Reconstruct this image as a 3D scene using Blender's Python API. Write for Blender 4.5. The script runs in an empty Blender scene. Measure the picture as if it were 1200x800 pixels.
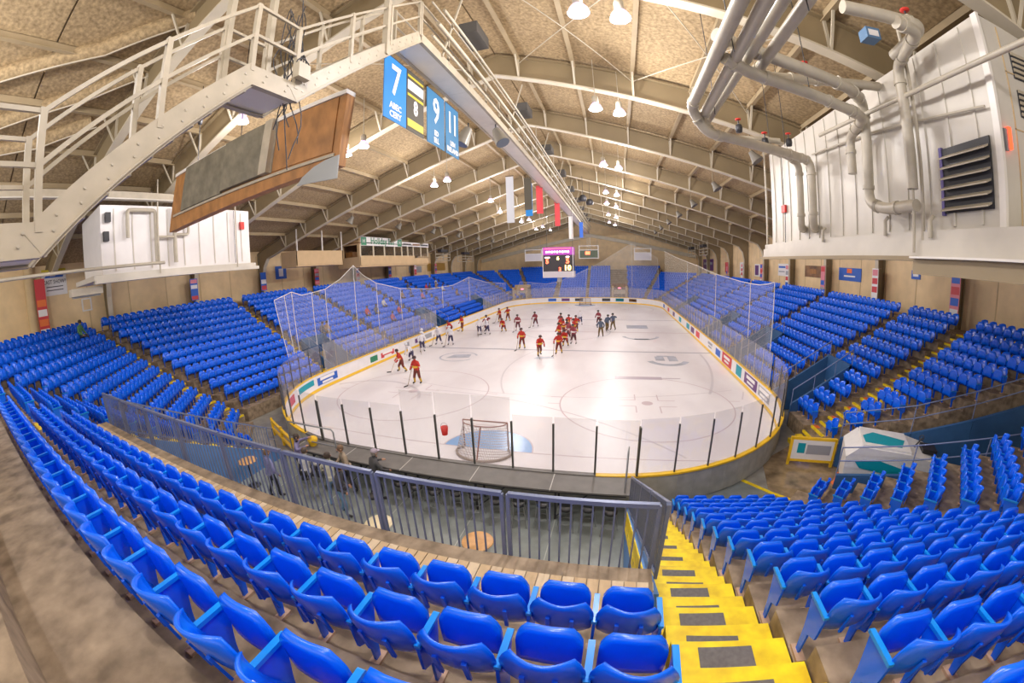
import bpy, bmesh, math, random
import numpy as np
from mathutils import Vector, Matrix

# ------------------------------------------------------------------ camera, world, exposure
scene = bpy.context.scene
COL = scene.collection
CAM = (4.76475, -9.68843, 7.08504)
YAW, PITCH, ROLL = -0.26547, -0.19594, -0.03565
LA, LB = 1.1129, -0.05595                  # lens: theta = LA*t + LB*t^3, t = r / 500 px
def cam_basis():
    cy, sy, cp, sp = math.cos(YAW), math.sin(YAW), math.cos(PITCH), math.sin(PITCH)
    f = Vector((sy * cp, cy * cp, sp)); r = Vector((cy, -sy, 0)); u = r.cross(f)
    cr, sr = math.cos(ROLL), math.sin(ROLL)
    return f, r * cr + u * sr, -r * sr + u * cr
F_, R_, U_ = cam_basis()
cd = bpy.data.cameras.new('camera'); cam = bpy.data.objects.new('camera', cd); COL.objects.link(cam)
cam.matrix_world = Matrix(((R_.x, U_.x, -F_.x, CAM[0]), (R_.y, U_.y, -F_.y, CAM[1]), (R_.z, U_.z, -F_.z, CAM[2]), (0, 0, 0, 1)))
cd.type = 'PANO'; cd.sensor_width = 36; cd.sensor_height = 24; cd.sensor_fit = 'HORIZONTAL'
cd.clip_start = 0.02; cd.clip_end = 500
for holder in (cd, getattr(cd, 'cycles', None)):
    try:
        holder.panorama_type = 'FISHEYE_LENS_POLYNOMIAL'
        holder.fisheye_fov = math.radians(200)
        holder.fisheye_polynomial_k0 = 0.0
        holder.fisheye_polynomial_k1 = -LA / 15.0
        holder.fisheye_polynomial_k2 = 0.0
        holder.fisheye_polynomial_k3 = -LB / 15.0 ** 3
        holder.fisheye_polynomial_k4 = 0.0
    except Exception:
        pass
scene.camera = cam
world = bpy.data.worlds.new('hall_air'); scene.world = world; world.use_nodes = True
bg = world.node_tree.nodes['Background']; bg.inputs[0].default_value = (1.0, 0.93, 0.84, 1); bg.inputs[1].default_value = 1.1
vs = scene.view_settings
vs.view_transform = 'Standard'; vs.look = 'None'; vs.exposure = 0.32; vs.gamma = 1.0; vs.use_curve_mapping = False
LAMP_POWER = 470.0
rnd = random.Random(7)

def proj_px(P):
    d = Vector(P) - Vector(CAM); a, b, c = d.dot(F_), d.dot(R_), d.dot(U_)
    th = math.atan2(math.hypot(b, c), a); ph = math.atan2(c, b); t = th / LA
    for _ in range(12): t -= (LA * t + LB * t ** 3 - th) / (LA + 3 * LB * t * t)
    return 600 + 500 * t * math.cos(ph), 400 - 500 * t * math.sin(ph), th
def ray_px(x, y):
    X, Y = x - 600, 400 - y; r = math.hypot(X, Y); t = r / 500; th = LA * t + LB * t ** 3
    return F_ * math.cos(th) + (R_ * X + U_ * Y) * (math.sin(th) / r)
def at(x, y, axis, v):                      # the point of the plane axis = v that pixel (x, y) looks at
    d = ray_px(x, y); i = 'xyz'.index(axis); return Vector(CAM) + d * ((v - CAM[i]) / d[i])

# ------------------------------------------------------------------ materials
MATS = {}
def mat(name, col, rough=0.5, metal=0.0, noise=0.0, scale=6.0, bump=0.0, emit=0.0, spec=0.5, detail=4.0, stretch=None, coat=0.0, dark=None):
    if name in MATS: return MATS[name]
    m = bpy.data.materials.new(name); m.use_nodes = True; nt = m.node_tree; b = nt.nodes['Principled BSDF']
    c = tuple(col) + (1,)
    b.inputs['Base Color'].default_value = c; b.inputs['Roughness'].default_value = rough; b.inputs['Metallic'].default_value = metal
    b.inputs['Specular IOR Level'].default_value = spec
    if coat: b.inputs['Coat Weight'].default_value = coat; b.inputs['Coat Roughness'].default_value = 0.1
    if emit: b.inputs['Emission Color'].default_value = c; b.inputs['Emission Strength'].default_value = emit
    if noise or bump:
        tc = nt.nodes.new('ShaderNodeTexCoord'); src = tc.outputs['Object']
        if stretch:
            mp = nt.nodes.new('ShaderNodeMapping'); mp.inputs['Scale'].default_value = stretch
            nt.links.new(src, mp.inputs['Vector']); src = mp.outputs[0]
        n = nt.nodes.new('ShaderNodeTexNoise'); n.inputs['Scale'].default_value = scale; n.inputs['Detail'].default_value = detail
        nt.links.new(src, n.inputs['Vector'])
        if noise:
            rp = nt.nodes.new('ShaderNodeValToRGB'); rp.color_ramp.elements[0].position = 0.3; rp.color_ramp.elements[1].position = 0.72
            lo = dark if dark else tuple(x * (1 - noise) for x in col)
            rp.color_ramp.elements[0].color = tuple(lo) + (1,)
            rp.color_ramp.elements[1].color = tuple(min(1, x * (1 + 0.45 * noise)) for x in col) + (1,)
            nt.links.new(n.outputs['Fac'], rp.inputs['Fac']); nt.links.new(rp.outputs['Color'], b.inputs['Base Color'])
        if bump:
            bp = nt.nodes.new('ShaderNodeBump'); bp.inputs['Strength'].default_value = bump; bp.inputs['Distance'].default_value = 0.02
            nt.links.new(n.outputs['Fac'], bp.inputs['Height']); nt.links.new(bp.outputs[0], b.inputs['Normal'])
    MATS[name] = m
    return m
def see_through(name, col, alpha, rough=0.1, gloss=0.08, grid=None, tint=(1, 1, 1)):
    if name in MATS: return MATS[name]
    m = bpy.data.materials.new(name); m.use_nodes = True; nt = m.node_tree; nt.nodes.clear()
    out = nt.nodes.new('ShaderNodeOutputMaterial'); tr = nt.nodes.new('ShaderNodeBsdfTransparent'); tr.inputs[0].default_value = tuple(tint) + (1,)
    df = nt.nodes.new('ShaderNodeBsdfDiffuse'); df.inputs[0].default_value = tuple(col) + (1,)
    gl = nt.nodes.new('ShaderNodeBsdfGlossy'); gl.inputs['Roughness'].default_value = rough
    m1 = nt.nodes.new('ShaderNodeMixShader'); m1.inputs[0].default_value = alpha
    m2 = nt.nodes.new('ShaderNodeMixShader'); m2.inputs[0].default_value = gloss
    nt.links.new(tr.outputs[0], m1.inputs[1]); nt.links.new(df.outputs[0], m1.inputs[2])
    nt.links.new(m1.outputs[0], m2.inputs[1]); nt.links.new(gl.outputs[0], m2.inputs[2]); nt.links.new(m2.outputs[0], out.inputs[0])
    if grid:                                 # woven cords: a lattice in the mesh's own UV metres, denser along soft vertical folds
        uv = nt.nodes.new('ShaderNodeUVMap'); sx = nt.nodes.new('ShaderNodeSeparateXYZ'); nt.links.new(uv.outputs[0], sx.inputs[0])
        outs = []
        for k in (0, 1):
            a = nt.nodes.new('ShaderNodeMath'); a.operation = 'MULTIPLY'; a.inputs[1].default_value = grid
            f = nt.nodes.new('ShaderNodeMath'); f.operation = 'FRACT'
            l = nt.nodes.new('ShaderNodeMath'); l.operation = 'LESS_THAN'; l.inputs[1].default_value = alpha * 0.55
            nt.links.new(sx.outputs[k], a.inputs[0]); nt.links.new(a.outputs[0], f.inputs[0]); nt.links.new(f.outputs[0], l.inputs[0]); outs.append(l)
        mx = nt.nodes.new('ShaderNodeMath'); mx.operation = 'MAXIMUM'
        nt.links.new(outs[0].outputs[0], mx.inputs[0]); nt.links.new(outs[1].outputs[0], mx.inputs[1]); nt.links.new(mx.outputs[0], m1.inputs[0])
    MATS[name] = m
    return m

CONC = mat('concrete', (0.35, 0.265, 0.175), 0.7, noise=0.35, scale=4.0, bump=0.2, dark=(0.15, 0.105, 0.062), detail=12)
CONC2 = mat('concrete_floor', (0.34, 0.33, 0.30), 0.35, noise=0.35, scale=1.5)
LOUNGE = mat('lounge_floor', (0.26, 0.29, 0.28), 0.3, noise=0.2, scale=2.0)
TAN = mat('wall_tan', (0.86, 0.65, 0.38), 0.8, noise=0.12, scale=1.2)
TAN2 = mat('column_tan', (0.62, 0.46, 0.26), 0.7, noise=0.1, scale=2)
STEEL = mat('frame_paint', (0.30, 0.23, 0.13), 0.55, noise=0.12, scale=0.8)
STEELW = mat('flange_paint', (0.62, 0.55, 0.42), 0.45, noise=0.1, scale=1.5)
DECK = mat('roof_insulation', (0.50, 0.37, 0.21), 0.9, noise=0.4, scale=9.0, bump=0.3, dark=(0.28, 0.20, 0.105), detail=10)
PURLIN = mat('purlin_paint', (0.45, 0.35, 0.21), 0.6, noise=0.1, scale=2)
WHITE = mat('white_paint', (0.80, 0.76, 0.70), 0.4, noise=0.06, scale=2)
PUREW = mat('sign_white', (0.85, 0.83, 0.82), 0.5)
CREAM = mat('catwalk_paint', (0.46, 0.40, 0.30), 0.45, noise=0.15, scale=3)
PIPE = mat('pipe_lagging', (0.48, 0.43, 0.34), 0.4, noise=0.1, scale=4)
YEL = mat('step_yellow', (0.90, 0.72, 0.01), 0.5, noise=0.22, scale=5, dark=(0.72, 0.48, 0.01))
YELB = mat('board_yellow', (0.90, 0.56, 0.02), 0.4, noise=0.06, scale=2)
GRIP = mat('grip_grey', (0.16, 0.15, 0.15), 0.85, noise=0.25, scale=20)
SEAT = mat('seat_blue', (0.001, 0.14, 0.94), 0.26, noise=0.06, scale=3, coat=0.15)
SEAT2 = mat('seat_blue_arm', (0.003, 0.27, 0.82), 0.3, noise=0.05, scale=5, coat=0.2)
STAND = mat('seat_stand_tan', (0.55, 0.36, 0.24), 0.55, noise=0.2, scale=8)
NAVY = mat('rail_blue_grey', (0.17, 0.20, 0.31), 0.4, metal=0.3, noise=0.1, scale=5)
NAVYL = mat('rail_blue_light', (0.22, 0.27, 0.44), 0.4, metal=0.2)
BLUEW = mat('blue_wall', (0.03, 0.11, 0.27), 0.6, noise=0.15, scale=2)
BLUEL = mat('blue_panel', (0.10, 0.26, 0.60), 0.5, noise=0.1, scale=2)
DARK = mat('dark_metal', (0.03, 0.03, 0.035), 0.5)
BLACK = mat('black_vinyl', (0.015, 0.015, 0.016), 0.45)
GREYM = mat('grey_metal', (0.30, 0.31, 0.32), 0.4, metal=0.4, noise=0.1, scale=4)
COUNTER = mat('counter_grey', (0.17, 0.16, 0.15), 0.5, noise=0.15, scale=3)
BRDW = mat('board_white', (0.82, 0.80, 0.82), 0.3, noise=0.06, scale=2)
GLASS = see_through('rink_glass', (0.62, 0.58, 0.62), 0.10, 0.06, 0.05)
GLASS2 = see_through('side_glass', (0.62, 0.60, 0.62), 0.16, 0.10, 0.06)
NET = see_through('net_cord', (0.74, 0.72, 0.68), 0.13, 0.5, 0.0, grid=14.0)
RED = mat('red_paint', (0.62, 0.03, 0.02), 0.45)
ORANGE = mat('orange_paint', (0.85, 0.16, 0.03), 0.5)
WOOD = mat('plywood', (0.42, 0.19, 0.055), 0.55, noise=0.35, scale=3, stretch=(1, 4, 0.6))
GREYB = mat('weathered_board', (0.21, 0.185, 0.13), 0.7, noise=0.35, scale=3)
TOPWOOD = mat('table_wood', (0.66, 0.36, 0.14), 0.4, noise=0.25, scale=5)
TOPPALE = mat('table_pale', (0.74, 0.64, 0.42), 0.4, noise=0.12, scale=5)
TEAL = mat('teal_print', (0.0, 0.33, 0.42), 0.5)
PURPLE = mat('purple_print', (0.14, 0.05, 0.20), 0.5)
BPRINT = mat('blue_print', (0.02, 0.12, 0.55), 0.5)
GPRINT = mat('green_print', (0.02, 0.22, 0.10), 0.5)
RPRINT = mat('red_print', (0.62, 0.05, 0.06), 0.5)
DPRINT = mat('dark_print', (0.05, 0.05, 0.06), 0.5)
YPRINT = mat('yellow_print', (0.62, 0.50, 0.03), 0.5)
BROWNP = mat('brown_print', (0.28, 0.14, 0.06), 0.5, noise=0.6, scale=1.5)
GREY2 = mat('grey_print', (0.35, 0.36, 0.40), 0.5)

# ------------------------------------------------------------------ mesh helpers
ORG = {}
class MB:
    def __init__(s): s.v = []; s.f = []; s.m = []; s.sm = []
    def add(s, vs, fs, m=0, smooth=False):
        o = len(s.v); s.v += [tuple(v) for v in vs]
        for f in fs: s.f.append(tuple(i + o for i in f)); s.m.append(m); s.sm.append(smooth)
        return s
    def box(s, x0, x1, y0, y1, z0, z1, m=0):
        v = [(x, y, z) for z in (z0, z1) for y in (y0, y1) for x in (x0, x1)]
        return s.add(v, [(0, 2, 3, 1), (4, 5, 7, 6), (0, 1, 5, 4), (2, 6, 7, 3), (0, 4, 6, 2), (1, 3, 7, 5)], m)
    def bar(s, a, b, w, h=None, m=0, up=(0, 0, 1)):
        h = w if h is None else h; a, b = Vector(a), Vector(b); d = (b - a).normalized(); u = Vector(up)
        if abs(d.dot(u)) > 0.98: u = Vector((0, 1, 0))
        r = d.cross(u).normalized() * (w / 2); t = r.normalized().cross(d).normalized() * (h / 2)
        v = [p + sr * r + st * t for p in (a, b) for st in (-1, 1) for sr in (-1, 1)]
        return s.add(v, [(0, 2, 3, 1), (4, 5, 7, 6), (0, 1, 5, 4), (2, 6, 7, 3), (0, 4, 6, 2), (1, 3, 7, 5)], m)
    def tube(s, pts, r, n=8, m=0, cap=True, smooth=True):
        pts = [Vector(p) for p in pts]; rs = r if isinstance(r, (list, tuple)) else [r] * len(pts)
        rings = []; pu = None
        for i, p in enumerate(pts):
            d = (pts[min(i + 1, len(pts) - 1)] - pts[max(i - 1, 0)]).normalized()
            if pu is None: pu = Vector((0, 0, 1)) if abs(d.z) < 0.9 else Vector((1, 0, 0))
            a = d.cross(pu).normalized(); b = a.cross(d).normalized(); pu = b
            rings.append([p + a * (rs[i] * math.cos(2 * math.pi * k / n)) + b * (rs[i] * math.sin(2 * math.pi * k / n)) for k in range(n)])
        v = [q for ring in rings for q in ring]; f = []
        for i in range(len(pts) - 1):
            for k in range(n): f.append((i * n + k, i * n + (k + 1) % n, (i + 1) * n + (k + 1) % n, (i + 1) * n + k))
        s.add(v, f, m, smooth)
        if cap:
            s.add(rings[0], [tuple(range(n))], m); s.add(rings[-1], [tuple(reversed(range(n)))], m)
        return s
    def lathe(s, prof, n=16, at=(0, 0, 0), m=0, smooth=True):
        v = [(at[0] + r * math.cos(2 * math.pi * k / n), at[1] + r * math.sin(2 * math.pi * k / n), at[2] + z) for r, z in prof for k in range(n)]
        f = [(i * n + k, i * n + (k + 1) % n, (i + 1) * n + (k + 1) % n, (i + 1) * n + k) for i in range(len(prof) - 1) for k in range(n)]
        s.add(v, f, m, smooth)
        if prof[-1][0] > 1e-4: s.add([v[(len(prof) - 1) * n + k] for k in range(n)], [tuple(range(n))], m)
        if prof[0][0] > 1e-4: s.add([v[k] for k in range(n)], [tuple(reversed(range(n)))], m)
        return s
    def prism(s, poly, vec, m=0):            # polygon of 3D points swept along vec
        n = len(poly); a = [Vector(p) for p in poly]; b = [p + Vector(vec) for p in a]
        s.add(a + b, [tuple(reversed(range(n))), tuple(range(n, 2 * n))] + [(i, (i + 1) % n, n + (i + 1) % n, n + i) for i in range(n)], m)
        return s
    def mesh(s, name, mats, org=(0, 0, 0)):
        me = bpy.data.meshes.new(name)
        me.from_pydata([(x - org[0], y - org[1], z - org[2]) for x, y, z in s.v], [], s.f)
        for mm in (mats if isinstance(mats, (list, tuple)) else [mats]): me.materials.append(mm)
        if any(s.m): me.polygons.foreach_set('material_index', s.m)
        if any(s.sm): me.polygons.foreach_set('use_smooth', s.sm)
        me.update(); return me
    def build(s, name, mats, parent=None, org=None):
        if org is None: org = ORG.get(parent.name, (0, 0, 0)) if parent else (0, 0, 0)
        o = link(name, s.mesh(name, mats, org), parent)
        if parent: ORG[o.name] = org
        return o
def link(name, data, parent=None, loc=None, rotz=None):
    o = bpy.data.objects.new(name, data); COL.objects.link(o)
    if parent: o.parent = parent
    if loc is not None: o.location = loc
    if rotz is not None: o.rotation_euler = (0, 0, rotz)
    return o
def tag(o, label=None, cat=None, group=None, kind=None):
    if label: o['label'] = label
    if cat: o['category'] = cat
    if group: o['group'] = group
    if kind: o['kind'] = kind
    return o
def thing(name, label, cat, loc=(0, 0, 0), rotz=0, group=None):
    o = link(name, None, None, loc, rotz); o.empty_display_size = 0.1; ORG[o.name] = tuple(loc) if not rotz else (0, 0, 0)
    return tag(o, label, cat, group)
def struct(name, label, cat=None, loc=(0, 0, 0)):
    o = link(name, None, None, loc); ORG[o.name] = tuple(loc); return tag(o, label, cat, None, 'structure')
def copy_tree(o, parent=None, loc=None, rotz=None, label=None):
    c = o.copy(); COL.objects.link(c); c.parent = parent
    if loc is not None: c.location = loc
    if rotz is not None: c.rotation_euler = (0, 0, rotz)
    if label: c['label'] = label
    for ch in list(o.children): copy_tree(ch, c)
    return c
def text_mesh(txt, size, material, depth=0.004, bold=0.0, align='CENTER'):
    cu = bpy.data.curves.new('lettering', 'FONT'); cu.body = txt; cu.size = size; cu.extrude = depth; cu.offset = bold; cu.resolution_u = 2
    cu.align_x = align; cu.align_y = 'CENTER'
    ob = bpy.data.objects.new('lettering', cu); me = bpy.data.meshes.new_from_object(ob)
    bpy.data.objects.remove(ob); me.materials.clear(); me.materials.append(material); return me
def place_text(txt, size, material, parent, pos, right, up, bold=0.0, squeeze=1.0, name='lettering'):
    o = link(name, text_mesh(txt, size, material, bold=bold), parent)
    r = Vector(right).normalized(); u = Vector(up).normalized(); n = r.cross(u)
    org = ORG.get(parent.name, (0, 0, 0)) if parent else (0, 0, 0); p = Vector(pos) - Vector(org)
    o.matrix_local = Matrix(((r.x * squeeze, u.x, n.x, p.x), (r.y * squeeze, u.y, n.y, p.y), (r.z * squeeze, u.z, n.z, p.z), (0, 0, 0, 1)))
    return o
# ------------------------------------------------------------------ the rink: ice, markings, boards, glass
HW, Y0, Y1, RC = 12.95, 0.35, 60.61, 8.5
YC = 30.48
def rink_outline(off=0.0, n=14):
    pts = []
    for cx, cy, a0 in ((HW - RC, Y0 + RC, -90), (HW - RC, Y1 - RC, 0), (-HW + RC, Y1 - RC, 90), (-HW + RC, Y0 + RC, 180)):
        for i in range(n + 1):
            a = math.radians(a0 + 90 * i / n); pts.append((cx + (RC + off) * math.cos(a), cy + (RC + off) * math.sin(a)))
    return pts
MB().box(-40, 40, -25, 90, -0.4, -0.03).build('floor', CONC2)
tag(bpy.data.objects['floor'], 'grey concrete arena floor around the ice', None, None, 'structure')

ICE = bpy.data.materials.new('ice'); ICE.use_nodes = True
nt = ICE.node_tree; b = nt.nodes['Principled BSDF']; b.inputs['Specular IOR Level'].default_value = 0.5
tc = nt.nodes.new('ShaderNodeTexCoord'); mp = nt.nodes.new('ShaderNodeMapping'); mp.inputs['Scale'].default_value = (0.25, 0.12, 1)
n1 = nt.nodes.new('ShaderNodeTexNoise'); n1.inputs['Scale'].default_value = 1.0; n1.inputs['Detail'].default_value = 8
rp = nt.nodes.new('ShaderNodeValToRGB'); rp.color_ramp.elements[0].color = (0.72, 0.68, 0.72, 1); rp.color_ramp.elements[1].color = (0.88, 0.86, 0.90, 1)
rp.color_ramp.elements[0].position = 0.3; rp.color_ramp.elements[1].position = 0.62
n2 = nt.nodes.new('ShaderNodeTexNoise'); n2.inputs['Scale'].default_value = 3.0; n2.inputs['Detail'].default_value = 10
mr = nt.nodes.new('ShaderNodeMapRange'); mr.inputs['To Min'].default_value = 0.22; mr.inputs['To Max'].default_value = 0.5
nt.links.new(tc.outputs['Object'], mp.inputs['Vector']); nt.links.new(mp.outputs[0], n1.inputs['Vector']); nt.links.new(n1.outputs['Fac'], rp.inputs['Fac'])
nt.links.new(rp.outputs['Color'], b.inputs['Base Color']); nt.links.new(tc.outputs['Object'], n2.inputs['Vector'])
nt.links.new(n2.outputs['Fac'], mr.inputs['Value']); nt.links.new(mr.outputs[0], b.inputs['Roughness'])
ol = rink_outline(-0.02)
ice = MB().prism([(x, y, -0.03) for x, y in ol], (0, 0, 0.03)).build('ice_sheet', ICE)
tag(ice, 'white ice sheet with faint painted lines and circles', None, None, 'structure')
LRED = mat('ice_line_mauve', (0.60, 0.50, 0.55), 0.3); LBLU = mat('ice_line_slate', (0.42, 0.42, 0.50), 0.3); LCRE = mat('ice_crease_blue', (0.25, 0.47, 0.85), 0.2)
LGRY = mat('ice_scuff', (0.64, 0.61, 0.66), 0.3); LLOGO = mat('ice_logo_slate', (0.50, 0.53, 0.63), 0.3, noise=0.3, scale=1.2)
def flat(name, m, quads, z=0.004):
    mb = MB()
    for q in quads: mb.add([(x, y, z) for x, y in q], [tuple(range(len(q)))])
    return mb.build(name, m, ice)
def ring_quads(cx, cy, r, w, a0=0, a1=360, n=48):
    out = []
    for i in range(n):
        t0, t1 = math.radians(a0 + (a1 - a0) * i / n), math.radians(a0 + (a1 - a0) * (i + 1) / n)
        out.append([(cx + q * math.cos(t), cy + q * math.sin(t)) for q, t in ((r - w / 2, t0), (r + w / 2, t0), (r + w / 2, t1), (r - w / 2, t1))])
    return out
rect = lambda x0, x1, y0, y1: [(x0, y0), (x1, y0), (x1, y1), (x0, y1)]
def half_w(y):
    if y < Y0 + RC: return HW - RC + math.sqrt(max(0, RC ** 2 - (Y0 + RC - y) ** 2))
    if y > Y1 - RC: return HW - RC + math.sqrt(max(0, RC ** 2 - (y - Y1 + RC) ** 2))
    return HW
for y in (3.35, 57.6): w = half_w(y) - 0.05; flat('goal_line', LRED, [rect(-w, w, y - 0.03, y + 0.03)])
for y in (21.4, 39.5): flat('blue_line', LBLU, [rect(-HW + .03, HW - .03, y - 0.15, y + 0.15)])
flat('centre_line', LRED, [rect(-HW + .03, HW - .03, YC - 0.12, YC + 0.12)])
for sy in (0, 1):
    for sx in (-1, 1):
        cy = 9.45 if not sy else 60.96 - 9.45
        flat('faceoff_circle', LRED, ring_quads(6.7 * sx, cy, 4.57, 0.07, n=64))
        flat('faceoff_spot', LRED, ring_quads(6.7 * sx, cy, 0.15, 0.3, n=20))
        for a in (-1, 1):
            for c in (-1, 1):
                x, y = 6.7 * sx + .62 * a, cy + .45 * c
                flat('hash_mark', LRED, [rect(min(x, x + .9 * a), max(x, x + .9 * a), y - .03, y + .03), rect(x - .03, x + .03, min(y, y + .9 * c), max(y, y + .9 * c))])
                flat('hash_mark', LRED, [rect(6.7 * sx + a * 4.57 - (0 if a > 0 else .6), 6.7 * sx + a * 4.57 + (.6 if a > 0 else 0), cy + .5 * c - .03, cy + .5 * c + .03)])
for gy, s in ((3.35, 1), (57.6, -1)):
    pts = [(1.83 * math.cos(math.radians(a)), gy + s * 1.83 * math.sin(math.radians(a))) for a in range(0, 181, 9)]
    flat('goal_crease', LCRE, [pts], 0.003); flat('crease_line', LRED, ring_quads(0, gy, 1.86, 0.06, 0 if s > 0 else 180, 180 if s > 0 else 360, 24))
flat('centre_circle', LBLU, ring_quads(0, YC, 4.57, .07))
flat('ice_logo', LLOGO, [[(9.0 + 1.7 * math.cos(t) * r, 19.0 + 1.9 * math.sin(t) * r) for t, r in [(math.radians(200 + 14 * i), 1) for i in range(11)] + [(math.radians(340 - 14 * i), .72) for i in range(11)]],
     rect(8.1, 8.8, 18.6, 19.9), rect(9.1, 9.8, 18.5, 20.0), rect(8.3, 9.7, 19.9, 20.2)])
flat('ice_lettering', mat('ice_logo_mauve', (0.54, 0.47, 0.55), 0.3), [rect(5.0, 8.0, 13.7, 14.3), rect(8.0, 9.2, 13.95, 14.1)], 0.006)
flat('ice_logo', LLOGO, ring_quads(-7.4, 18.3, 1.5, .16, 20, 330, 30) + [[(-8.3, 17.7), (-6.4, 18.1), (-6.6, 19.2), (-8.0, 18.9)]])
flat('ice_logo', LLOGO, [[(-1.2, 18.3), (0.4, 18.6), (0.2, 19.2), (-1, 19)]])
flat('ice_logo', LLOGO, ring_quads(7.6, 28.4, 1.7, .35, 185, 355, 20) + [rect(6.9, 8.3, 26.6, 27.2), rect(6.4, 8.8, 33.0, 35.4)])
# thin meltwater and skate tracks, arcs of their own
for cx, cy, r, w, a0, a1 in ((11.5, 16, 14, .10, 150, 205), (-14, 20, 26, .16, -20, 2), (-12, 20, 26, .08, -22, -2), (1.5, 40, 30, .07, 250, 300), (-6, -8, 18, .10, 40, 88), (-9.5, 7, 4, .2, 20, 140)):
    flat('skate_track', LGRY, [q for q in ring_quads(cx, cy, r, w, a0, a1, 26) if all(abs(x) < half_w(max(Y0 + .1, min(Y1 - .1, y))) - .3 and Y0 + .5 < y < Y1 - .5 for x, y in q)], 0.002)

# goals
def goal(y, s, label):
    g = thing('hockey_goal', label, 'goal', (0, y, 0))
    netm = see_through('goal_net', (0.55, 0.5, 0.48), 0.4, 0.5, 0.0, grid=10)
    gm = mat('goal_red_worn', (0.28, 0.10, 0.07), 0.4)
    for x in (-.915, .915): MB().tube([(x, y, 0), (x, y, 1.22)], .03).build('goal_post', gm, g)
    MB().tube([(-.915, y, 1.22), (.915, y, 1.22)], .03).build('crossbar', gm, g)
    base = [(-.915, y)] + [(1.12 * math.cos(math.radians(a)) * (1 if abs(math.cos(math.radians(a))) < 2 else 1), y - s * (.25 + .87 * math.sin(math.radians(a)))) for a in range(180, -1, -15)] + [(.915, y)]
    MB().tube([(x, yy, .05) for x, yy in base], .05).build('base_frame', mat('goal_base', (0.30, 0.24, 0.20), 0.6), g)
    top = [(-.915, y)] + [(.88 * math.cos(math.radians(a)), y - s * (.08 + .42 * math.sin(math.radians(a)))) for a in range(180, -1, -20)] + [(.915, y)]
    MB().tube([(x, yy, 1.2) for x, yy in top], .022).build('top_shelf_bar', gm, g)
    MB().tube([(0, y - s * .5, 1.2), (0, y - s * 1.12, .06)], .03).build('centre_strut', gm, g)
    mb = MB(); n = len(base); m2 = [top[min(len(top) - 1, int(i * (len(top) - 1) / (n - 1) + .5))] for i in range(n)]
    mb.add([(x, yy, .08) for x, yy in base] + [(x, yy, 1.2) for x, yy in m2], [(i, i + 1, n + i + 1, n + i) for i in range(n - 1)])
    mb.add([(x, yy, 1.21) for x, yy in top], [tuple(range(len(top)))])
    o = mb.build('goal_netting', netm, g)
    uv = o.data.uv_layers.new(name='UVMap')
    for l in o.data.loops: v = o.data.vertices[l.vertex_index].co; uv.data[l.index].uv = (v.x + v.y, v.z + v.y * .3)
    return g
g1 = goal(3.35, 1, 'red hockey goal with netting seen from behind, nearest the lounge counter')
goal(57.6, -1, 'red hockey goal at the far end of the ice under the scoreboard')
MB().tube([(-2.6, 3.1, 1.35), (-2.6, 3.1, 1.62)], [.10, .13], 10).build('red_bucket', RED) if False else None

# dasher boards: panels along the outline
def resample(pts, step):
    P = [Vector((x, y)) for x, y in pts]; P.append(P[0]); L = [0]
    for a, b_ in zip(P, P[1:]): L.append(L[-1] + (b_ - a).length)
    n = round(L[-1] / step); out = []
    j = 0
    for i in range(n):
        d = L[-1] * i / n
        while L[j + 1] < d: j += 1
        t = (d - L[j]) / max(1e-9, L[j + 1] - L[j]); q = P[j].lerp(P[j + 1], t); out.append((q.x, q.y))
    return out
boards = struct('dasher_boards', 'white hockey boards with yellow kick plate, yellow top rail and printed adverts')
fine = rink_outline(0.0, 16)
ring = resample(fine, 0.62)                 # four short chords to one board panel
NP = len(ring) // 4
nrm = lambda a, b_: (Vector((b_[1] - a[1], -(b_[0] - a[0]))).normalized())
ADS = {}
panels = []
for p in range(NP + (1 if len(ring) % 4 else 0)):
    idx = [(p * 4 + i) % len(ring) for i in range(5)]
    if p * 4 + 4 > len(ring): idx = [i % len(ring) for i in range(p * 4, len(ring) + 1)]
    pts = [ring[i] for i in idx]
    for name, z0, z1, th, m in (('board_panel', 0.0, 1.04, .06, BRDW), ('kick_plate', 0.02, 0.21, .066, YELB), ('top_rail', 1.04, 1.10, .14, YELB)):
        mb = MB(); n = len(pts); inn, outr = [], []
        for i, q in enumerate(pts):
            a = pts[max(0, i - 1)]; c = pts[min(n - 1, i + 1)]; nn = nrm(a, c)
            off_in = .004 if name == 'kick_plate' else (.03 if name == 'top_rail' else 0.0)
            inn.append((q[0] - nn.x * off_in, q[1] - nn.y * off_in)); to = .02 if name == 'kick_plate' else th; outr.append((q[0] + nn.x * to, q[1] + nn.y * to))
        vv = [(x, y, z) for z in (z0, z1) for pl_ in (inn, outr) for x, y in pl_]
        ff = []
        for i in range(n - 1):
            ff += [(i, i + 1, 2 * n + i + 1, 2 * n + i), (n + i + 1, n + i, 3 * n + i, 3 * n + i + 1), (2 * n + i, 2 * n + i + 1, 3 * n + i + 1, 3 * n + i), (i + 1, i, n + i, n + i + 1)]
        ff += [(0, 2 * n, 3 * n, n), (n - 1, 2 * n - 1, 4 * n - 1, 3 * n - 1)]
        mb.add(vv, ff)
        mid_ = pts[len(pts) // 2]
        if name == 'top_rail' and mid_[1] < .45 and abs(mid_[0]) < 5.6: m = COUNTER
        o = mb.build(name, m, boards if name == 'board_panel' else pan)
        if name == 'board_panel': pan = o; panels.append((o, pts))
for o_, pts in panels:                       # grey rear facing of the panels that back onto the lounge and the corners
    if pts[0][1] > 9: continue
    for a, c in zip(pts, pts[1:]):
        nn = nrm(a, c) * .075; MB().bar((a[0] + nn.x, a[1] + nn.y, .52), (c[0] + nn.x, c[1] + nn.y, .52), .02, 1.02).build('rear_panel', mat('board_rear_grey', (.42, .42, .37), .6, noise=.2, scale=3), o_)
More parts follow.
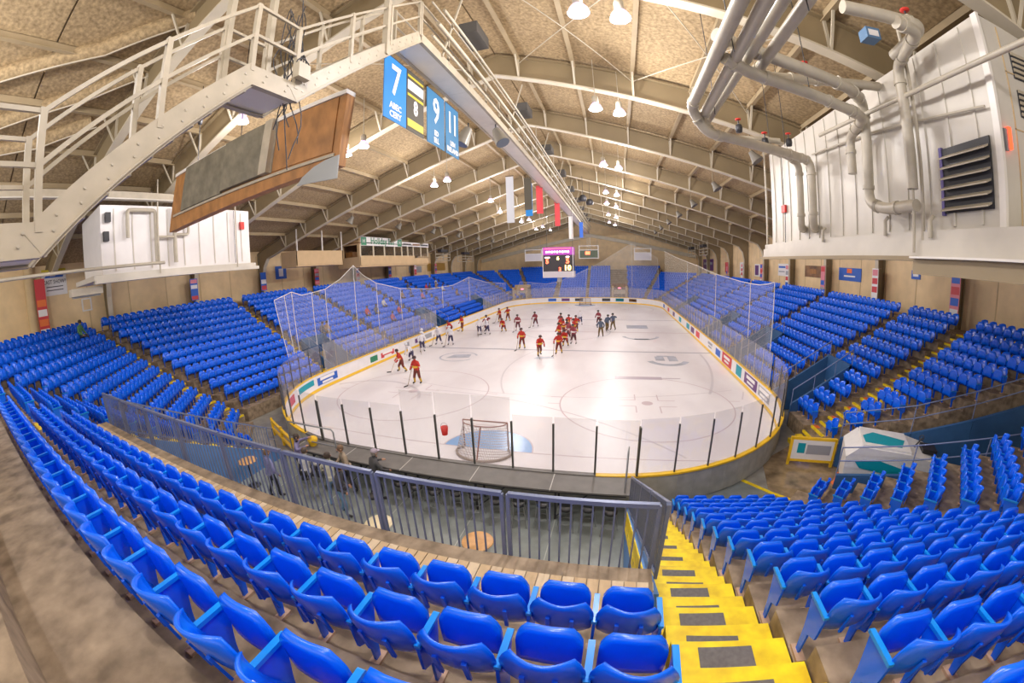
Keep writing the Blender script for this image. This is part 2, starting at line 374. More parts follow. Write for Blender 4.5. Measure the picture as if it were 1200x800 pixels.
# adverts on the inner face of chosen panels: coloured print and lettering
def panel_at(x, y): return min(panels, key=lambda q: (q[1][len(q[1]) // 2][0] - x) ** 2 + (q[1][len(q[1]) // 2][1] - y) ** 2)
def advert(x, y, col, txt=None, bars=None, u0=.08, u1=.92, z0=.30, z1=.95, size=.42):
    o, pts = panel_at(x, y); a, c = Vector(pts[0]), Vector(pts[-1]); nn = nrm(pts[0], pts[-1]); n = len(pts)
    # follow the curved face: two strips of four chords
    def P(u):
        f = u * (n - 1); i = min(n - 2, int(f)); q = Vector(pts[i]).lerp(Vector(pts[i + 1]), f - i); return q - nn * .012
    if col is not None:
        us = [u0 + (u1 - u0) * i / 4 for i in range(5)]
        mb = MB(); mb.add([(P(u).x, P(u).y, z) for z in (z0, z1) for u in us], [(i, i + 1, 6 + i, 5 + i) for i in range(4)]); mb.build('advert_print', col, o)
    if bars:                                 # lines of print too small to read in the photograph
        um = (u0 + u1) / 2; zm = (z0 + z1) / 2
        for du, dz, hh in ((.30, .13, .10), (.22, -.14, .07)):
            us = [um - du + 2 * du * i / 3 for i in range(4)]; pp_ = [P(u) - nn * .006 for u in us]
            MB().add([(q.x, q.y, z) for z in (zm + dz - hh, zm + dz + hh) for q in pp_], [(i, i + 1, 5 + i, 4 + i) for i in range(3)]).build('print_line', bars, o)
advert(12.95, 21.8, None, None, GREY2); advert(12.95, 19.5, BPRINT, None, None, .2, .75, .35, .85); advert(12.95, 17.0, RPRINT, None, PUREW, .02, .98, .25, 1.0)
advert(12.95, 14.6, TEAL, None, None, .15, .6); advert(12.95, 12.2, PURPLE, None, PUREW, .0, .9, .3, .95); advert(12.9, 9.8, GREY2, None, PUREW, .2, .9, .35, .9); advert(11.9, 5.0, BPRINT, None, None, .25, .7, .3, .85)
advert(-12.95, 16.5, RPRINT, None, PUREW, .1, .9, .35, .75, .36); advert(-12.95, 19.2, GREY2, None, None, .05, .3, .3, .8); advert(-12.3, 6.9, TEAL, None, None, .1, .9, .55, .9); advert(-12.95, 14.0, GPRINT, None, None, .1, .5, .35, .8)
advert(-12.8, 9.0, BPRINT, None, PUREW, .1, .95, .35, .85, .36); advert(-11.4, 4.2, RPRINT, None, None, .2, .7, .4, .9); advert(-12.95, 21.8, PURPLE, None, None, .4, .6, .4, .8)
advert(-12.95, 24.5, GREY2, None, None, .2, .8, .4, .85)
for i, (x, c) in enumerate(((-4.6, PURPLE), (-2.2, DPRINT), (2.6, DPRINT), (4.9, GPRINT), (7.2, TEAL), (-7, BPRINT), (9.4, RPRINT), (10.9, BROWNP))): advert(x, Y1 + (0 if abs(x) < 5 else .8), c, None, None, .2, .8, .4, .9)
for yy in (26, 29, 32, 36, 41, 46, 51): advert(12.95, yy, (TEAL, PURPLE, RPRINT, BPRINT)[yy % 4], None, None, .15, .8, .35, .9)

# glass and its posts
rg = struct('rink_glass', 'clear glass panels in grey posts standing on the hockey boards')
def glass_run(pts, step, zt, m, post=True, pm=GREYM, pr=.025, ztp=None, z0=1.10):
    P = [Vector(p) for p in pts]; L = [0]
    for a, c in zip(P, P[1:]): L.append(L[-1] + (c - a).length)
    n = max(1, round(L[-1] / step))
    def Q(d):
        j = 0
        while j < len(L) - 2 and L[j + 1] < d: j += 1
        return P[j].lerp(P[j + 1], (d - L[j]) / max(1e-9, L[j + 1] - L[j]))
    qs = [Q(L[-1] * i / n) for i in range(n + 1)]
    for i in range(n):
        a, c = qs[i], qs[i + 1]; d = (c - a).normalized() * .03; zz = zt(i, n) if callable(zt) else zt
        MB().bar((a.x + d.x, a.y + d.y, (z0 + zz) / 2), (c.x - d.x, c.y - d.y, (z0 + zz) / 2), .012, zz - z0).build('glass_pane', m, rg)
    if post:
        for q in qs: MB().box(q.x - pr, q.x + pr, q.y - pr, q.y + pr, z0, ztp if ztp else (zt(0, 1) if callable(zt) else zt)).build('glass_post', pm, rg)
ro = rink_outline(0.05, 16)
nearx = [(-5.5 + 1.24 * i, Y0 - .05) for i in range(10)]
for i in range(9):                           # straight near end, nine panes, three of them taller
    zz = 3.4 if i in (3, 4, 5) else 2.87
    a, c = nearx[i], nearx[i + 1]
    MB().box(a[0] + .03, c[0] - .03, a[1] - .006, a[1] + .006, 1.1, zz).build('glass_pane', GLASS, rg)
for i in range(10): MB().box(nearx[i][0] - .028, nearx[i][0] + .028, nearx[i][1] - .03, nearx[i][1] + .03, 1.1, 2.66).build('glass_post', mat('post_dark', (0.09, 0.09, 0.08), .4, .4), rg)
cornR = [(HW - RC + (RC + .05) * math.cos(math.radians(a)), Y0 + RC + (RC + .05) * math.sin(math.radians(a))) for a in range(-82, 1, 4)]
cornL = [(-x, y) for x, y in cornR]
glass_run(cornR, 1.24, 2.87, GLASS, pm=MATS['post_dark'], ztp=2.66); glass_run(cornL, 1.24, 2.87, GLASS, pm=MATS['post_dark'], ztp=2.66)
glass_run([(HW + .05, 8.9), (HW + .05, Y1 - RC)], 1.22, 2.9, GLASS2, pm=PIPE, pr=.012); glass_run([(-HW - .05, 8.9), (-HW - .05, 26)], 1.22, 2.9, GLASS2, pm=PIPE, pr=.012)
glass_run([(-HW - .05, 41), (-HW - .05, Y1 - RC)], 1.22, 2.9, GLASS2, pm=PIPE, pr=.012)
farc = [(HW - RC + (RC + .05) * math.cos(math.radians(a)), Y1 - RC + (RC + .05) * math.sin(math.radians(a))) for a in range(0, 91, 6)]
glass_run(farc + [(-x, y) for x, y in reversed(farc)], 1.6, 2.9, GLASS2, pm=PIPE, pr=.015)
for y in (18.9, 22.7): MB().box(HW + .02, HW + .12, y - .06, y + .06, .3, 3.0).build('gate_post', GREYM, rg)
MB().box(HW + .02, HW + .10, 18.9, 22.7, 2.92, 3.0).build('gate_header', GREYM, rg)

# ------------------------------------------------------------------ stands
RUN = 0.765
ZF = lambda k: 0.28 + 0.405 * k
Q2 = math.sqrt(.5)
SEG = {  # origin, outward normal, along, D0
    'near': ((0, 0), (0, -1), (1, 0), 0.8),
    'cornR': ((0, 0), (Q2, -Q2), (Q2, Q2), 8.2), 'cornL': ((0, 0), (-Q2, -Q2), (-Q2, Q2), 8.2),
    'sideR': ((0, 0), (1, 0), (0, 1), 13.1), 'sideL': ((0, 0), (-1, 0), (0, 1), 13.1),
    'fcornR': ((0, 60.96), (Q2, Q2), (Q2, -Q2), 8.2), 'fcornL': ((0, 60.96), (-Q2, Q2), (-Q2, -Q2), 8.2),
    'far': ((0, 60.96), (0, 1), (1, 0), 0.8)}
def sp(seg, k, s, dd=0.0):
    O, n, t, D0 = SEG[seg]; D = D0 + RUN * k + dd; return (O[0] + n[0] * D + t[0] * s, O[1] + n[1] * D + t[1] * s)
bN = lambda k: 10.8 + .317 * k               # near/corner mitre (x)
bCn = lambda k: 7.07 - .317 * k              # the same on the corner's axis
bCs = lambda k: 10.32 + .317 * k             # corner/side mitre on the corner's axis
bS = lambda k: 1.5 - .317 * k                # the same on the side's axis (y)
SIDE_A_R = [(3.9, 5.1), (8.9, 9.7), (17.9, 18.7), (26.6, 27.4), (35.3, 36.1), (44, 44.8), (52.7, 53.5)]
SIDE_A_L = [(9.3, 10.1), (18, 18.8), (26.7, 27.5), (35.4, 36.2), (44.1, 44.9), (52.8, 53.6)]
BLOCKS = [  # name, segment, k range, lo, hi, aisles, cuts (s0, s1, highest row cut)
    ('near_main', 'near', 9, 14, lambda k: -7.95, lambda k: 5.35, [], []),
    ('near_left', 'near', 0, 14, lambda k: -bN(k), lambda k: -9.0, [], []),
    ('near_right', 'near', 0, 13, lambda k: 6.6, lambda k: bN(k) - .9, [], []),
    ('cornR', 'cornR', 0, 13, lambda k: bCn(k), lambda k: 8.55 + .14 * k, [], []),
    ('cornL', 'cornL', 0, 13, lambda k: bCn(k), lambda k: bCs(k), [], []),
    ('sideR', 'sideR', 1, 11, lambda k: 3.7 - .45 * k, lambda k: 60.96 - bS(k), SIDE_A_R, [(6.7, 8.9, 4), (14.9, 17.9, 4), (24.0, 26.6, 4), (41.4, 44, 4)]),
    ('sideL', 'sideL', 1, 13, lambda k: bS(k) + .95, lambda k: 60.96 - bS(k), SIDE_A_L, [(10.1, 12.6, 4), (27.5, 29.8, 4), (44.9, 47, 4)]),
    ('fcornR', 'fcornR', 0, 11, lambda k: bCn(k), lambda k: bCs(k) - .8, [], []),
    ('fcornL', 'fcornL', 0, 13, lambda k: bCn(k), lambda k: bCs(k) - .8, [(8.4, 9.1)], []),
    ('far', 'far', 0, 14, lambda k: -bN(k), lambda k: bN(k), [(-6.2, -5.4), (4.5, 7.7), (-.2, .2)], [])]
BLOCK_AT = {b_[0]: b_ for b_ in BLOCKS}
def intervals(lo, hi, holes):
    iv = [(lo, hi)]
    for a, c in holes:
        nx = []
        for p, q in iv:
            if c <= p or a >= q: nx.append((p, q)); continue
            if a > p: nx.append((p, a))
            if c < q: nx.append((c, q))
        iv = nx
    return [(p, q) for p, q in iv if q - p > .3]
SEATS = []                                   # (x, y, z, heading, block, k, first, last)
for name, seg, k0, k1, lo, hi, aisles, cuts in BLOCKS:
    O, n, t, D0 = SEG[seg]
    terr = struct('seating_terrace', 'stepped concrete terrace that carries the blue seat rows')
    for k in range(k0, k1 + 1):
        ki, ko = k - 1 + .157, k + .157
        hol = [(a, c) for a, c, km in cuts if k <= km]
        ivs_lo = intervals(lo(k), hi(k), hol + (list(aisles) if seg[:4] == 'side' else []))
        for p, q in ivs_lo:
            p0 = lo(ki) if abs(p - lo(k)) < 1e-6 else p; p1 = lo(ko) if abs(p - lo(k)) < 1e-6 else p
            q0 = hi(ki) if abs(q - hi(k)) < 1e-6 else q; q1 = hi(ko) if abs(q - hi(k)) < 1e-6 else q
            fr = (-.25 if seg[:4] != 'side' else .05) if (k == k0 and name not in ('near_main',)) else (-.62 if k == k0 else 0)
            A = [sp(seg, ki, p0, fr), sp(seg, ki, q0, fr), sp(seg, ko, q1), sp(seg, ko, p1)]
            zb = max(-.02, ZF(k) - 1.0) if not (name == 'near_main' and k == 9) else 3.45
            MB().prism([(x, y, zb) for x, y in A], (0, 0, ZF(k) - zb)).build('terrace_step', CONC, terr)
        pl0 = .36 if name in ('cornL', 'near_left', 'cornR', 'far', 'fcornL', 'fcornR') else .06; pl1 = .36 if name in ('far',) else .06
        for p, q in intervals(lo(k) + pl0, hi(k) - pl1, [(a, c) for a, c in aisles] + hol):
            if name == 'near_main' and k > 13: continue
            m = int((q - p) / .508); off = (q - p - m * .508) / 2
            if name in ('near_main', 'cornL', 'near_left'): off = (q - p - m * .508)
            if name in ('near_right', 'cornR'): off = 0
            if name == 'sideR' and p < 4: off = q - p - m * .508
            for i in range(m):
                s = p + off + .254 + .508 * i; x, y = sp(seg, k, s)
                SEATS.append((x, y, ZF(k), math.atan2(-n[1], -n[0]) - math.pi / 2, name, k, i == 0, i == m - 1))
# top walkways
for nm, (x0, x1, y0, y1, z) in dict(l=(-24.6, -23.16, -9, 62, ZF(13)), r=(21.63, 23.1, -6, 62, ZF(11))).items():
    MB().box(x0, x1, y0, y1, z - .5, z).build('top_walkway', CONC)
    tag(bpy.data.objects['top_walkway' if nm == 'l' else 'top_walkway.001'], 'concrete walkway strip along the top seat row', None, None, 'structure')

# stairs: the yellow flight beside the lounge railing
st = struct('aisle_stairs', 'bright yellow stairs with grey grip pads running down beside the railing')
padm = MB().box(-.25, .25, -.12, .12, 0, .008).mesh('grip_pad', GRIP)
padt = MB().box(-.26, .26, -.05, .05, 0, .008).mesh('grip_pad', GRIP)
for k in range(0, 15):
    y = -.8 - RUN * k
    for h in (0, 1):
        yb, yf = (y - .12, y + .30) if h else (y + .26, y + RUN - .12)
        z = ZF(k) - (0 if h else .20)
        sx = MB().box(5.50, 6.58, yb, yf, max(-.02, z - .7), z).build('step', YEL, st)
        pd = link('grip_pad', padm if h else padt, sx, (5.98 + rnd.uniform(-.03, .03), (yb + yf) / 2 + rnd.uniform(-.02, .03), z)); pd.rotation_euler.z = rnd.uniform(-.03, .03)
for k in range(9, 15):
    y = -.8 - RUN * k
    MB().box(-8.98, -7.97, y - .12, y + RUN - .12, ZF(k) - .7, ZF(k)).build('step', YEL if k < 11 else CONC, st)
for k in range(0, 9):
    y = -.8 - RUN * k
    MB().box(-8.98, -8.05, y - .12, y + RUN - .12, max(-.02, ZF(k) - .7), ZF(k)).build('step', YEL, st)
# other aisles: concrete steps with yellow edges and orange marks
def aisle(seg, s0, s1, k0, k1, mark=True, taper=None):
    o = struct('aisle_stairs', 'narrow concrete stairs with yellow edges between seat blocks')
    for k in range(k0, k1 + 1):
        for h in (0, 1):
            d0, d1 = (-.26, .12) if h else (.12 - RUN, -.26)
            z = ZF(k) - (0 if h else .2)
            a0 = s0(k) if callable(s0) else s0; a1 = s1(k) if callable(s1) else s1
            A = [sp(seg, k, a0, d0), sp(seg, k, a1, d0), sp(seg, k, a1, d1), sp(seg, k, a0, d1)]
            zb = max(-.02, z - .7)
            stp = MB().prism([(x, y, zb) for x, y in A], (0, 0, z - zb)).build('step', CONC, o)
            B = [sp(seg, k, a0 + .04, d0 - .01), sp(seg, k, a1 - .04, d0 - .01), sp(seg, k, a1 - .04, d0 + .10), sp(seg, k, a0 + .04, d0 + .10)]
            MB().prism([(x, y, z - .08) for x, y in B], (0, 0, .086)).build('nosing', YEL, stp)
            if mark and h:
                C = [sp(seg, k, a1 - .34, d0 + .10), sp(seg, k, a1 - .04, d0 + .10), sp(seg, k, a1 - .04, d1 - .05), sp(seg, k, a1 - .34, d1 - .05)]
                MB().prism([(x, y, z) for x, y in C], (0, 0, .006)).build('step_mark', ORANGE, stp)
for a, c in SIDE_A_R: aisle('sideR', a, c, 1, 11)
for a, c in SIDE_A_L: aisle('sideL', a, c, 1, 13)
aisle('sideL', lambda k: bS(k) + .02, lambda k: bS(k) + .93, 1, 13, False)
aisle('near', lambda k: bN(k) - .9, lambda k: bN(k) - .02, 0, 13, False)
aisle('fcornR', lambda k: bCs(k) - .8, bCs, 0, 11, False); aisle('fcornL', lambda k: bCs(k) - .8, bCs, 0, 13, False)

# ------------------------------------------------------------------ building shell
WL, WR, YF = -24.6, 23.1, 73.9
ROOF = lambda x: 16.0 - .293 * abs(x)        # underside of the frames
def wall(name, poly, vec, label, m=TAN):
    o = MB().prism(poly, vec).build(name, m); return tag(o, label, None, None, 'structure')
wl = wall('wall_left', [(WL, -12, 0), (WL, YF, 0), (WL, YF, 10.2), (WL, -12, 10.2)], (-.3, 0, 0), 'tan painted side wall behind the left stand')
wr = wall('wall_right', [(WR, -12, 0), (WR, YF, 0), (WR, YF, 10.6), (WR, -12, 10.6)], (.3, 0, 0), 'tan painted side wall behind the right stand')
wf = wall('wall_far', [(WL, YF, 0), (WR, YF, 0), (WR, YF, 10.4), (0, YF, 17.2), (WL, YF, 10)], (0, .3, 0), 'tan gable wall behind the far stand')
# wall battens, one seam every couple of metres
for side, X, d in ((wl, WL, 1), (wr, WR, -1)):
    for i in range(26):
        y = -6 + 3.0 * i + 1.3
        MB().box(min(X, X + d * .02), max(X, X + d * .02), y - .03, y + .03, 5.2, 9.6).build('wall_seam', TAN2, side)
FR = [-.4 + 7.0 * i for i in range(0, 11)]
web = MB(); bot = MB(); topf = MB(); stf = MB()
def frame_profile():
    L = [(WL + .55, 5.0), (WL + .62, 7.6), (WL + .85, 8.55), (WL + 1.4, 9.25), (WL + 2.3, ROOF(WL + 2.3)), (0, 16.0), (WR - 2.3, ROOF(WR - 2.3)), (WR - 1.4, 9.6), (WR - .85, 8.9), (WR - .62, 7.9), (WR - .55, 4.6)]
    U = [(WL + .05, 5.0), (WL + .05, 7.6), (WL + .05, 8.9), (WL + .05, 9.75), (WL + .6, ROOF(WL + .6) + 1.05), (0, 17.05), (WR - .6, ROOF(WR - .6) + 1.05), (WR - .05, 10.2), (WR - .05, 9.2), (WR - .05, 7.9), (WR - .05, 4.6)]
    return L, U
Lp, Up = frame_profile()
for i in range(len(Lp) - 1):
    a, c, d, e = Lp[i], Lp[i + 1], Up[i + 1], Up[i]
    web.prism([(a[0], .02, a[1]), (c[0], .02, c[1]), (d[0], .02, d[1]), (e[0], .02, e[1])], (0, -.04, 0))
    for mb, q in ((bot, (a, c)), (topf, (e, d))):
        p0, p1 = q; dn = Vector((-(p1[1] - p0[1]), 0, p1[0] - p0[0])).normalized() * .03
        mb.prism([(p0[0] - dn.x, -.17, p0[1] - dn.z), (p1[0] - dn.x, -.17, p1[1] - dn.z), (p1[0] + dn.x, -.17, p1[1] + dn.z), (p0[0] + dn.x, -.17, p0[1] + dn.z)], (0, .34, 0))
webm, botm, topm = web.mesh('web', STEEL), bot.mesh('lower_flange', STEELW), topf.mesh('upper_flange', STEEL)
def part_of(mb, per, i0, i1, name, m):       # only the rafters, without the columns
    q = MB(); q.v = mb.v[i0 * per:i1 * per]; nf = 6; q.f = [tuple(j - i0 * per for j in f) for f in mb.f[i0 * nf:i1 * nf]]; q.m = mb.m[i0 * nf:i1 * nf]; q.sm = mb.sm[i0 * nf:i1 * nf]; return q.mesh(name, m)
raft = [part_of(web, 8, 3, 7, 'web', STEEL), part_of(bot, 8, 3, 7, 'lower_flange', STEELW), part_of(topf, 8, 3, 7, 'upper_flange', STEEL)]
PX = [s * (1.1 + 2.45 * i) for s in (1, -1) for i in range(9)]
brm = {}
for s in (1, -1):
    brm[s] = MB().bar((0, 0.05, 0), (0, .95, .93), .09, .05).mesh('flange_brace', STEELW) if s > 0 else MB().bar((0, -.10, 0), (0, -.62, .93), .08, .05).mesh('flange_brace', STEELW)
pls = MB().box(-.04, .04, -.10, .10, .03, .98).mesh('stiffener', STEELW)
for y in [-4.2] + FR:
    f = struct('roof_frame', 'deep steel roof frame with pale lower flange spanning the hall', None, (0, y, 0))
    ms_ = raft if y == -4.2 else (webm, botm, topm)
    link('web', ms_[0], f); link('lower_flange', ms_[1], f); link('upper_flange', ms_[2], f)
    for x in PX:
        if WL + 2 < x < WR - 2:
            link('flange_brace', brm[-1], f, (x, 0, ROOF(x) + .04))
            link('stiffener', pls, f, (x, 0, ROOF(x) + .02))
ceil = struct('ceiling', 'sloping roof of speckled tan insulation panels on thin purlins')
for x in PX:
    MB().box(x - .04, x + .04, -14.4, YF, ROOF(x) + .98, ROOF(x) + 1.20).build('purlin', PURLIN, ceil)
    MB().box(x - .09, x + .09, -14.4, YF, ROOF(x) + .96, ROOF(x) + .99).build('purlin_flange', PURLIN, ceil)
xs = sorted(PX + [0.0]); xs = [WL - .3] + xs + [WR + .3]
for x0, x1 in zip(xs, xs[1:]):
    if x1 - x0 < .2: continue
    a, c = x0 + .03, x1 - .03; za, zc = ROOF(a) + 1.21, ROOF(c) + 1.21
    pm = MB().prism([(a, .03, za), (c, .03, zc), (c, .03, zc + .12), (a, .03, za + .12)], (0, 6.94, 0)).mesh('roof_panel', DECK)
    for y in [-14.4, -7.4] + FR: link('roof_panel', pm, ceil, (0, y, 0))
    MB().prism([(x0, -14.4, ROOF(x0) + 1.34), (x1, -14.4, ROOF(x1) + 1.34), (x1, -14.4, ROOF(x1) + 1.40), (x0, -14.4, ROOF(x0) + 1.40)], (0, YF + 15, 0)).build('roof_sheet', PURLIN, ceil)
# X bracing rods in the first clear bay
for y0, y1 in ((-.4, 6.6),):
    for x0, x1 in ((1.1, 6.0), (6.0, 10.9), (-6, -1.1)):
        for p, q in ((x0, x1), (x1, x0)):
            MB().tube([(p, y0, ROOF(p) + .8), (q, y1, ROOF(q) + .8)], .022, 6).build('bracing_rod', STEELW, ceil)
for L in ([(-9.98, -8.74, 14.18), (-8.17, -6.04, 14.71), (-5.84, -4.07, 15.39)], [(-12.06, -8.35, 13.57), (-10.19, -5.81, 14.11), (-8.53, -4.33, 14.6)], [(-13.52, -8.13, 13.14), (-13.04, -6.9, 13.28), (-11.47, -5.01, 13.74)]):
    d = (Vector(L[0]) - Vector(L[1])) * 1.5; MB().tube([Vector(L[0]) + d] + L, .26, 10).build('insulation_roll', DECK, ceil)
    MB().tube([Vector(L[0]) + d + Vector((.15, .1, -.24))] + [Vector(q) + Vector((.15, .1, -.24)) for q in L], .03, 6).build('roll_highlight', STEELW, ceil)  # thin pale tube draws the highlight along the underside of each roll
# gable end portal below the roof
tr = struct('trim_1', 'pale gable beam across the far wall')
for s, e in ((0, WL + .3), (0, WR - .3)):
    MB().bar((s, YF - .4, 13.3), (e, YF - .4, 13.3 - .2 * abs(e)), .5, .7).build('gable_beam', STEELW, tr)
# ------------------------------------------------------------------ seats
def grid_solid(fn, nu, nv, th, mb, m=0):     # a curved sheet fn(u, v) -> (point, normal) given thickness
    f, bk = [], []
    for j in range(nv + 1):
        for i in range(nu + 1):
            p, n = fn(-1 + 2 * i / nu, j / nv); p, n = Vector(p), Vector(n).normalized(); f.append(p + n * th / 2); bk.append(p - n * th / 2)
    w = nu + 1; N = len(f); fs = []
    for j in range(nv):
        for i in range(nu):
            a = j * w + i; fs.append((a, a + 1, a + 1 + w, a + w)); fs.append((N + a, N + a + w, N + a + 1 + w, N + a + 1))
    rim = [j * w for j in range(nv + 1)][::-1] + [i for i in range(1, w)] + [j * w + nu for j in range(1, nv + 1)] + [nv * w + i for i in range(nu - 1, 0, -1)]
    for a, c in zip(rim, rim[1:] + rim[:1]): fs.append((c, a, N + a, N + c))
    mb.add(f + bk, fs, m, True)
def back_fn(u, v):
    wv = .244 * (1 - .26 * max(0, v - .66) ** 2 / .1156 - .12 * (1 - v) ** 2)
    top = .872 - .05 * abs(u) ** 3
    z = .34 + (top - .34) * v
    y = .11 * abs(u) ** 2.2 * (.5 + .5 * v) - .015 - .095 * v + .10 * (1 - v) ** 3
    return (wv * u, y, z), (-.75 * u * abs(u) ** .5, 1, .18)
def pan_fn(u, v):
    wv = .208 * (1 - .32 * max(0, v - .6) ** 2 / .16)
    z = .40 + .375 * v - .02 * abs(u) ** 3
    y = .255 - .015 * v - .022 * (1 - u * u)
    return (wv * u, y, z), (0, 1, .04)
def seat_meshes(nu, nv, pu, pv, full=True):
    bk = MB(); grid_solid(back_fn, nu, nv, .022, bk)
    if full:                                 # moulded ribs on the rear of the shell
        for x in (-.09, .09): bk.bar((x, -.052, .47), (x, -.088, .70), .03, .02)
    pn = MB(); grid_solid(pan_fn, pu, pv, .045, pn)
    ar = MB(); ar.box(-.022, .022, -.01, .29, .585, .615)
    if full: ar.tube([(-.022, .29, .60), (.022, .29, .60)], .015, 8)
    sd = MB(); sd.prism([(-.012, .09, .02), (-.012, .15, .02), (-.012, .20, .30), (-.012, .28, .585), (-.012, -.01, .585), (-.012, -.01, .34), (-.012, .10, .28)], (.024, 0, 0)); 
    sd.box(-.045, .045, .0, .20, 0, .03, 1)
    return bk, pn, ar, sd
bk, pn, ar, sd = seat_meshes(12, 9, 10, 7)
SEAT_M = dict(backrest=bk.mesh('backrest', SEAT), seat_pan=pn.mesh('seat_pan', SEAT), armrest=ar.mesh('armrest', SEAT2), stand=sd.mesh('stand', [SEAT, STAND]))
tagm = MB().box(-.028, .028, -.002, .002, -.02, .02).mesh('number_plate', PUREW)
def in_view(s):
    x, y, th = proj_px((s[0], s[1], s[2] + .6)); return th < 1.5 and -25 < x < 1225 and -25 < y < 825
order = sorted(range(len(SEATS)), key=lambda i: (SEATS[i][0] - CAM[0]) ** 2 + (SEATS[i][1] - CAM[1]) ** 2 + (SEATS[i][2] + .6 - CAM[2]) ** 2)
def hides(s):                                # rows behind the photographer stay out of the way of the lens
    return s[4] == "near_main" and s[5] > 11
SPEC = [('sideL', k, s_) for k, s_ in [(6, 20.4), (6, 21.5), (7, 24.2), (8, 29.6), (8, 31.2), (7, 33), (9, 37.2), (9, 38.3), (8, 40.5), (6, 42.2), (5, 33.6), (4, 22.4), (5, 24.6), (10, 33.4), (10, 41.8), (9, 40.2), (5, 13.4), (5, 12.85)]] + [('cornL', 12, 12.4)]
SPOS = []                                    # the seats that spectators occupy: the nearest seat to each chosen spot
for bl, k, s_ in SPEC:
    q = sp(BLOCK_AT[bl][1], k, s_); SPOS.append(min((i for i in range(len(SEATS)) if SEATS[i][4] == bl and SEATS[i][5] == k and i not in SPOS), key=lambda i: (SEATS[i][0] - q[0]) ** 2 + (SEATS[i][1] - q[1]) ** 2))
vis = [i for i in order if i not in SPOS and in_view(SEATS[i]) and not hides(SEATS[i])]
NEAR = vis[:278]
ORD = ['first', 'second', 'third', 'fourth', 'fifth', 'sixth', 'seventh', 'eighth', 'ninth', 'tenth', 'eleventh', 'twelfth', 'thirteenth', 'fourteenth', 'fifteenth']
def seat_label(s):
    blk, k = s[4], s[5]
    if blk == 'near_main': 
        e = ' next to the yellow stairs' if s[7] else ''
        return ('blue tip-up seat, %s row back from the lounge railing' % ORD[k - 9]) + e
    if blk == 'near_right':
        return 'blue tip-up seat bordering the yellow stairs, %s row up from the ice' % ORD[k] if s[6] else 'blue tip-up seat between yellow stairs and corner block, %s row up from the ice' % ORD[k]
    if blk == 'cornR': return 'blue tip-up seat above the vehicle tunnel wall, %s row up from the ice' % ORD[k]
    if blk == 'near_left': return 'blue tip-up seat past the lounge railing end, %s row up from the ice' % ORD[k]
    return 'blue tip-up seat in the angled corner block beyond the lounge, %s row up' % ORD[k]
proto = None
for i in NEAR:
    s = SEATS[i]
    r = link('stadium_seat', None, None, s[:3], s[3]); tag(r, seat_label(s), 'seat', 'blue tip-up seats')
    b_ = link('backrest', SEAT_M['backrest'], r); link('seat_pan', SEAT_M['seat_pan'], r)
    link('armrest', SEAT_M['armrest'], r, (.254, 0, 0)); link('stand', SEAT_M['stand'], r, (.254, 0, 0))
    if s[6]: link('armrest', SEAT_M['armrest'], r, (-.254, 0, 0)); link('stand', SEAT_M['stand'], r, (-.254, 0, 0))
    t = link('number_plate', tagm, b_, (0, -.082, .79)); t.rotation_euler = (-.18, 0, 0)
NS = set(NEAR) | set(SPOS)
rest = [i for i in range(len(SEATS)) if i not in NS and not hides(SEATS[i])]
def mass(idx, parts, name, mats, label):
    mb = MB()
    for p, mi, dx in parts:
        mb.add([(x + dx, y, z) for x, y, z in p.v], p.f, mi, True)
        if p is s2: mb.m[-len(p.f):] = [0 if q == 0 else 2 for q in p.m]
    V = np.array(mb.v); n = len(V); loops = [len(f) for f in mb.f]; fl = np.array([j for f in mb.f for j in f]); mi = np.array(mb.m)
    S = np.array([SEATS[i][:4] for i in idx]); c, sn = np.cos(S[:, 3])[:, None], np.sin(S[:, 3])[:, None]
    W = np.empty((len(idx), n, 3)); W[:, :, 0] = V[:, 0] * c - V[:, 1] * sn + S[:, 0:1]; W[:, :, 1] = V[:, 0] * sn + V[:, 1] * c + S[:, 1:2]; W[:, :, 2] = V[:, 2] + S[:, 2:3]
    me = bpy.data.meshes.new(name); N = len(idx)
    me.vertices.add(N * n); me.vertices.foreach_set('co', W.ravel())
    FL = (fl[None, :] + (np.arange(N) * n)[:, None]).ravel(); me.loops.add(len(FL)); me.loops.foreach_set('vertex_index', FL)
    lt = np.tile(loops, N); st_ = np.concatenate([[0], np.cumsum(lt)[:-1]])
    me.polygons.add(len(lt)); me.polygons.foreach_set('loop_start', st_); me.polygons.foreach_set('loop_total', lt); me.polygons.foreach_set('material_index', np.tile(mi, N))
    me.polygons.foreach_set('use_smooth', np.ones(len(lt), dtype=bool))
    for m in mats: me.materials.append(m)
    me.update(calc_edges=True); me.validate()
    return tag(link(name, me), label, 'seats', None, 'stuff')
b2, p2_, a2, s2 = seat_meshes(4, 4, 3, 3, False)
mass(rest, [(b2, 0, 0), (p2_, 0, 0), (a2, 1, .254), (s2, 2, .254)], 'seat_rows', [SEAT, SEAT2, STAND], 'rows of blue tip-up seats filling the far and side stands')

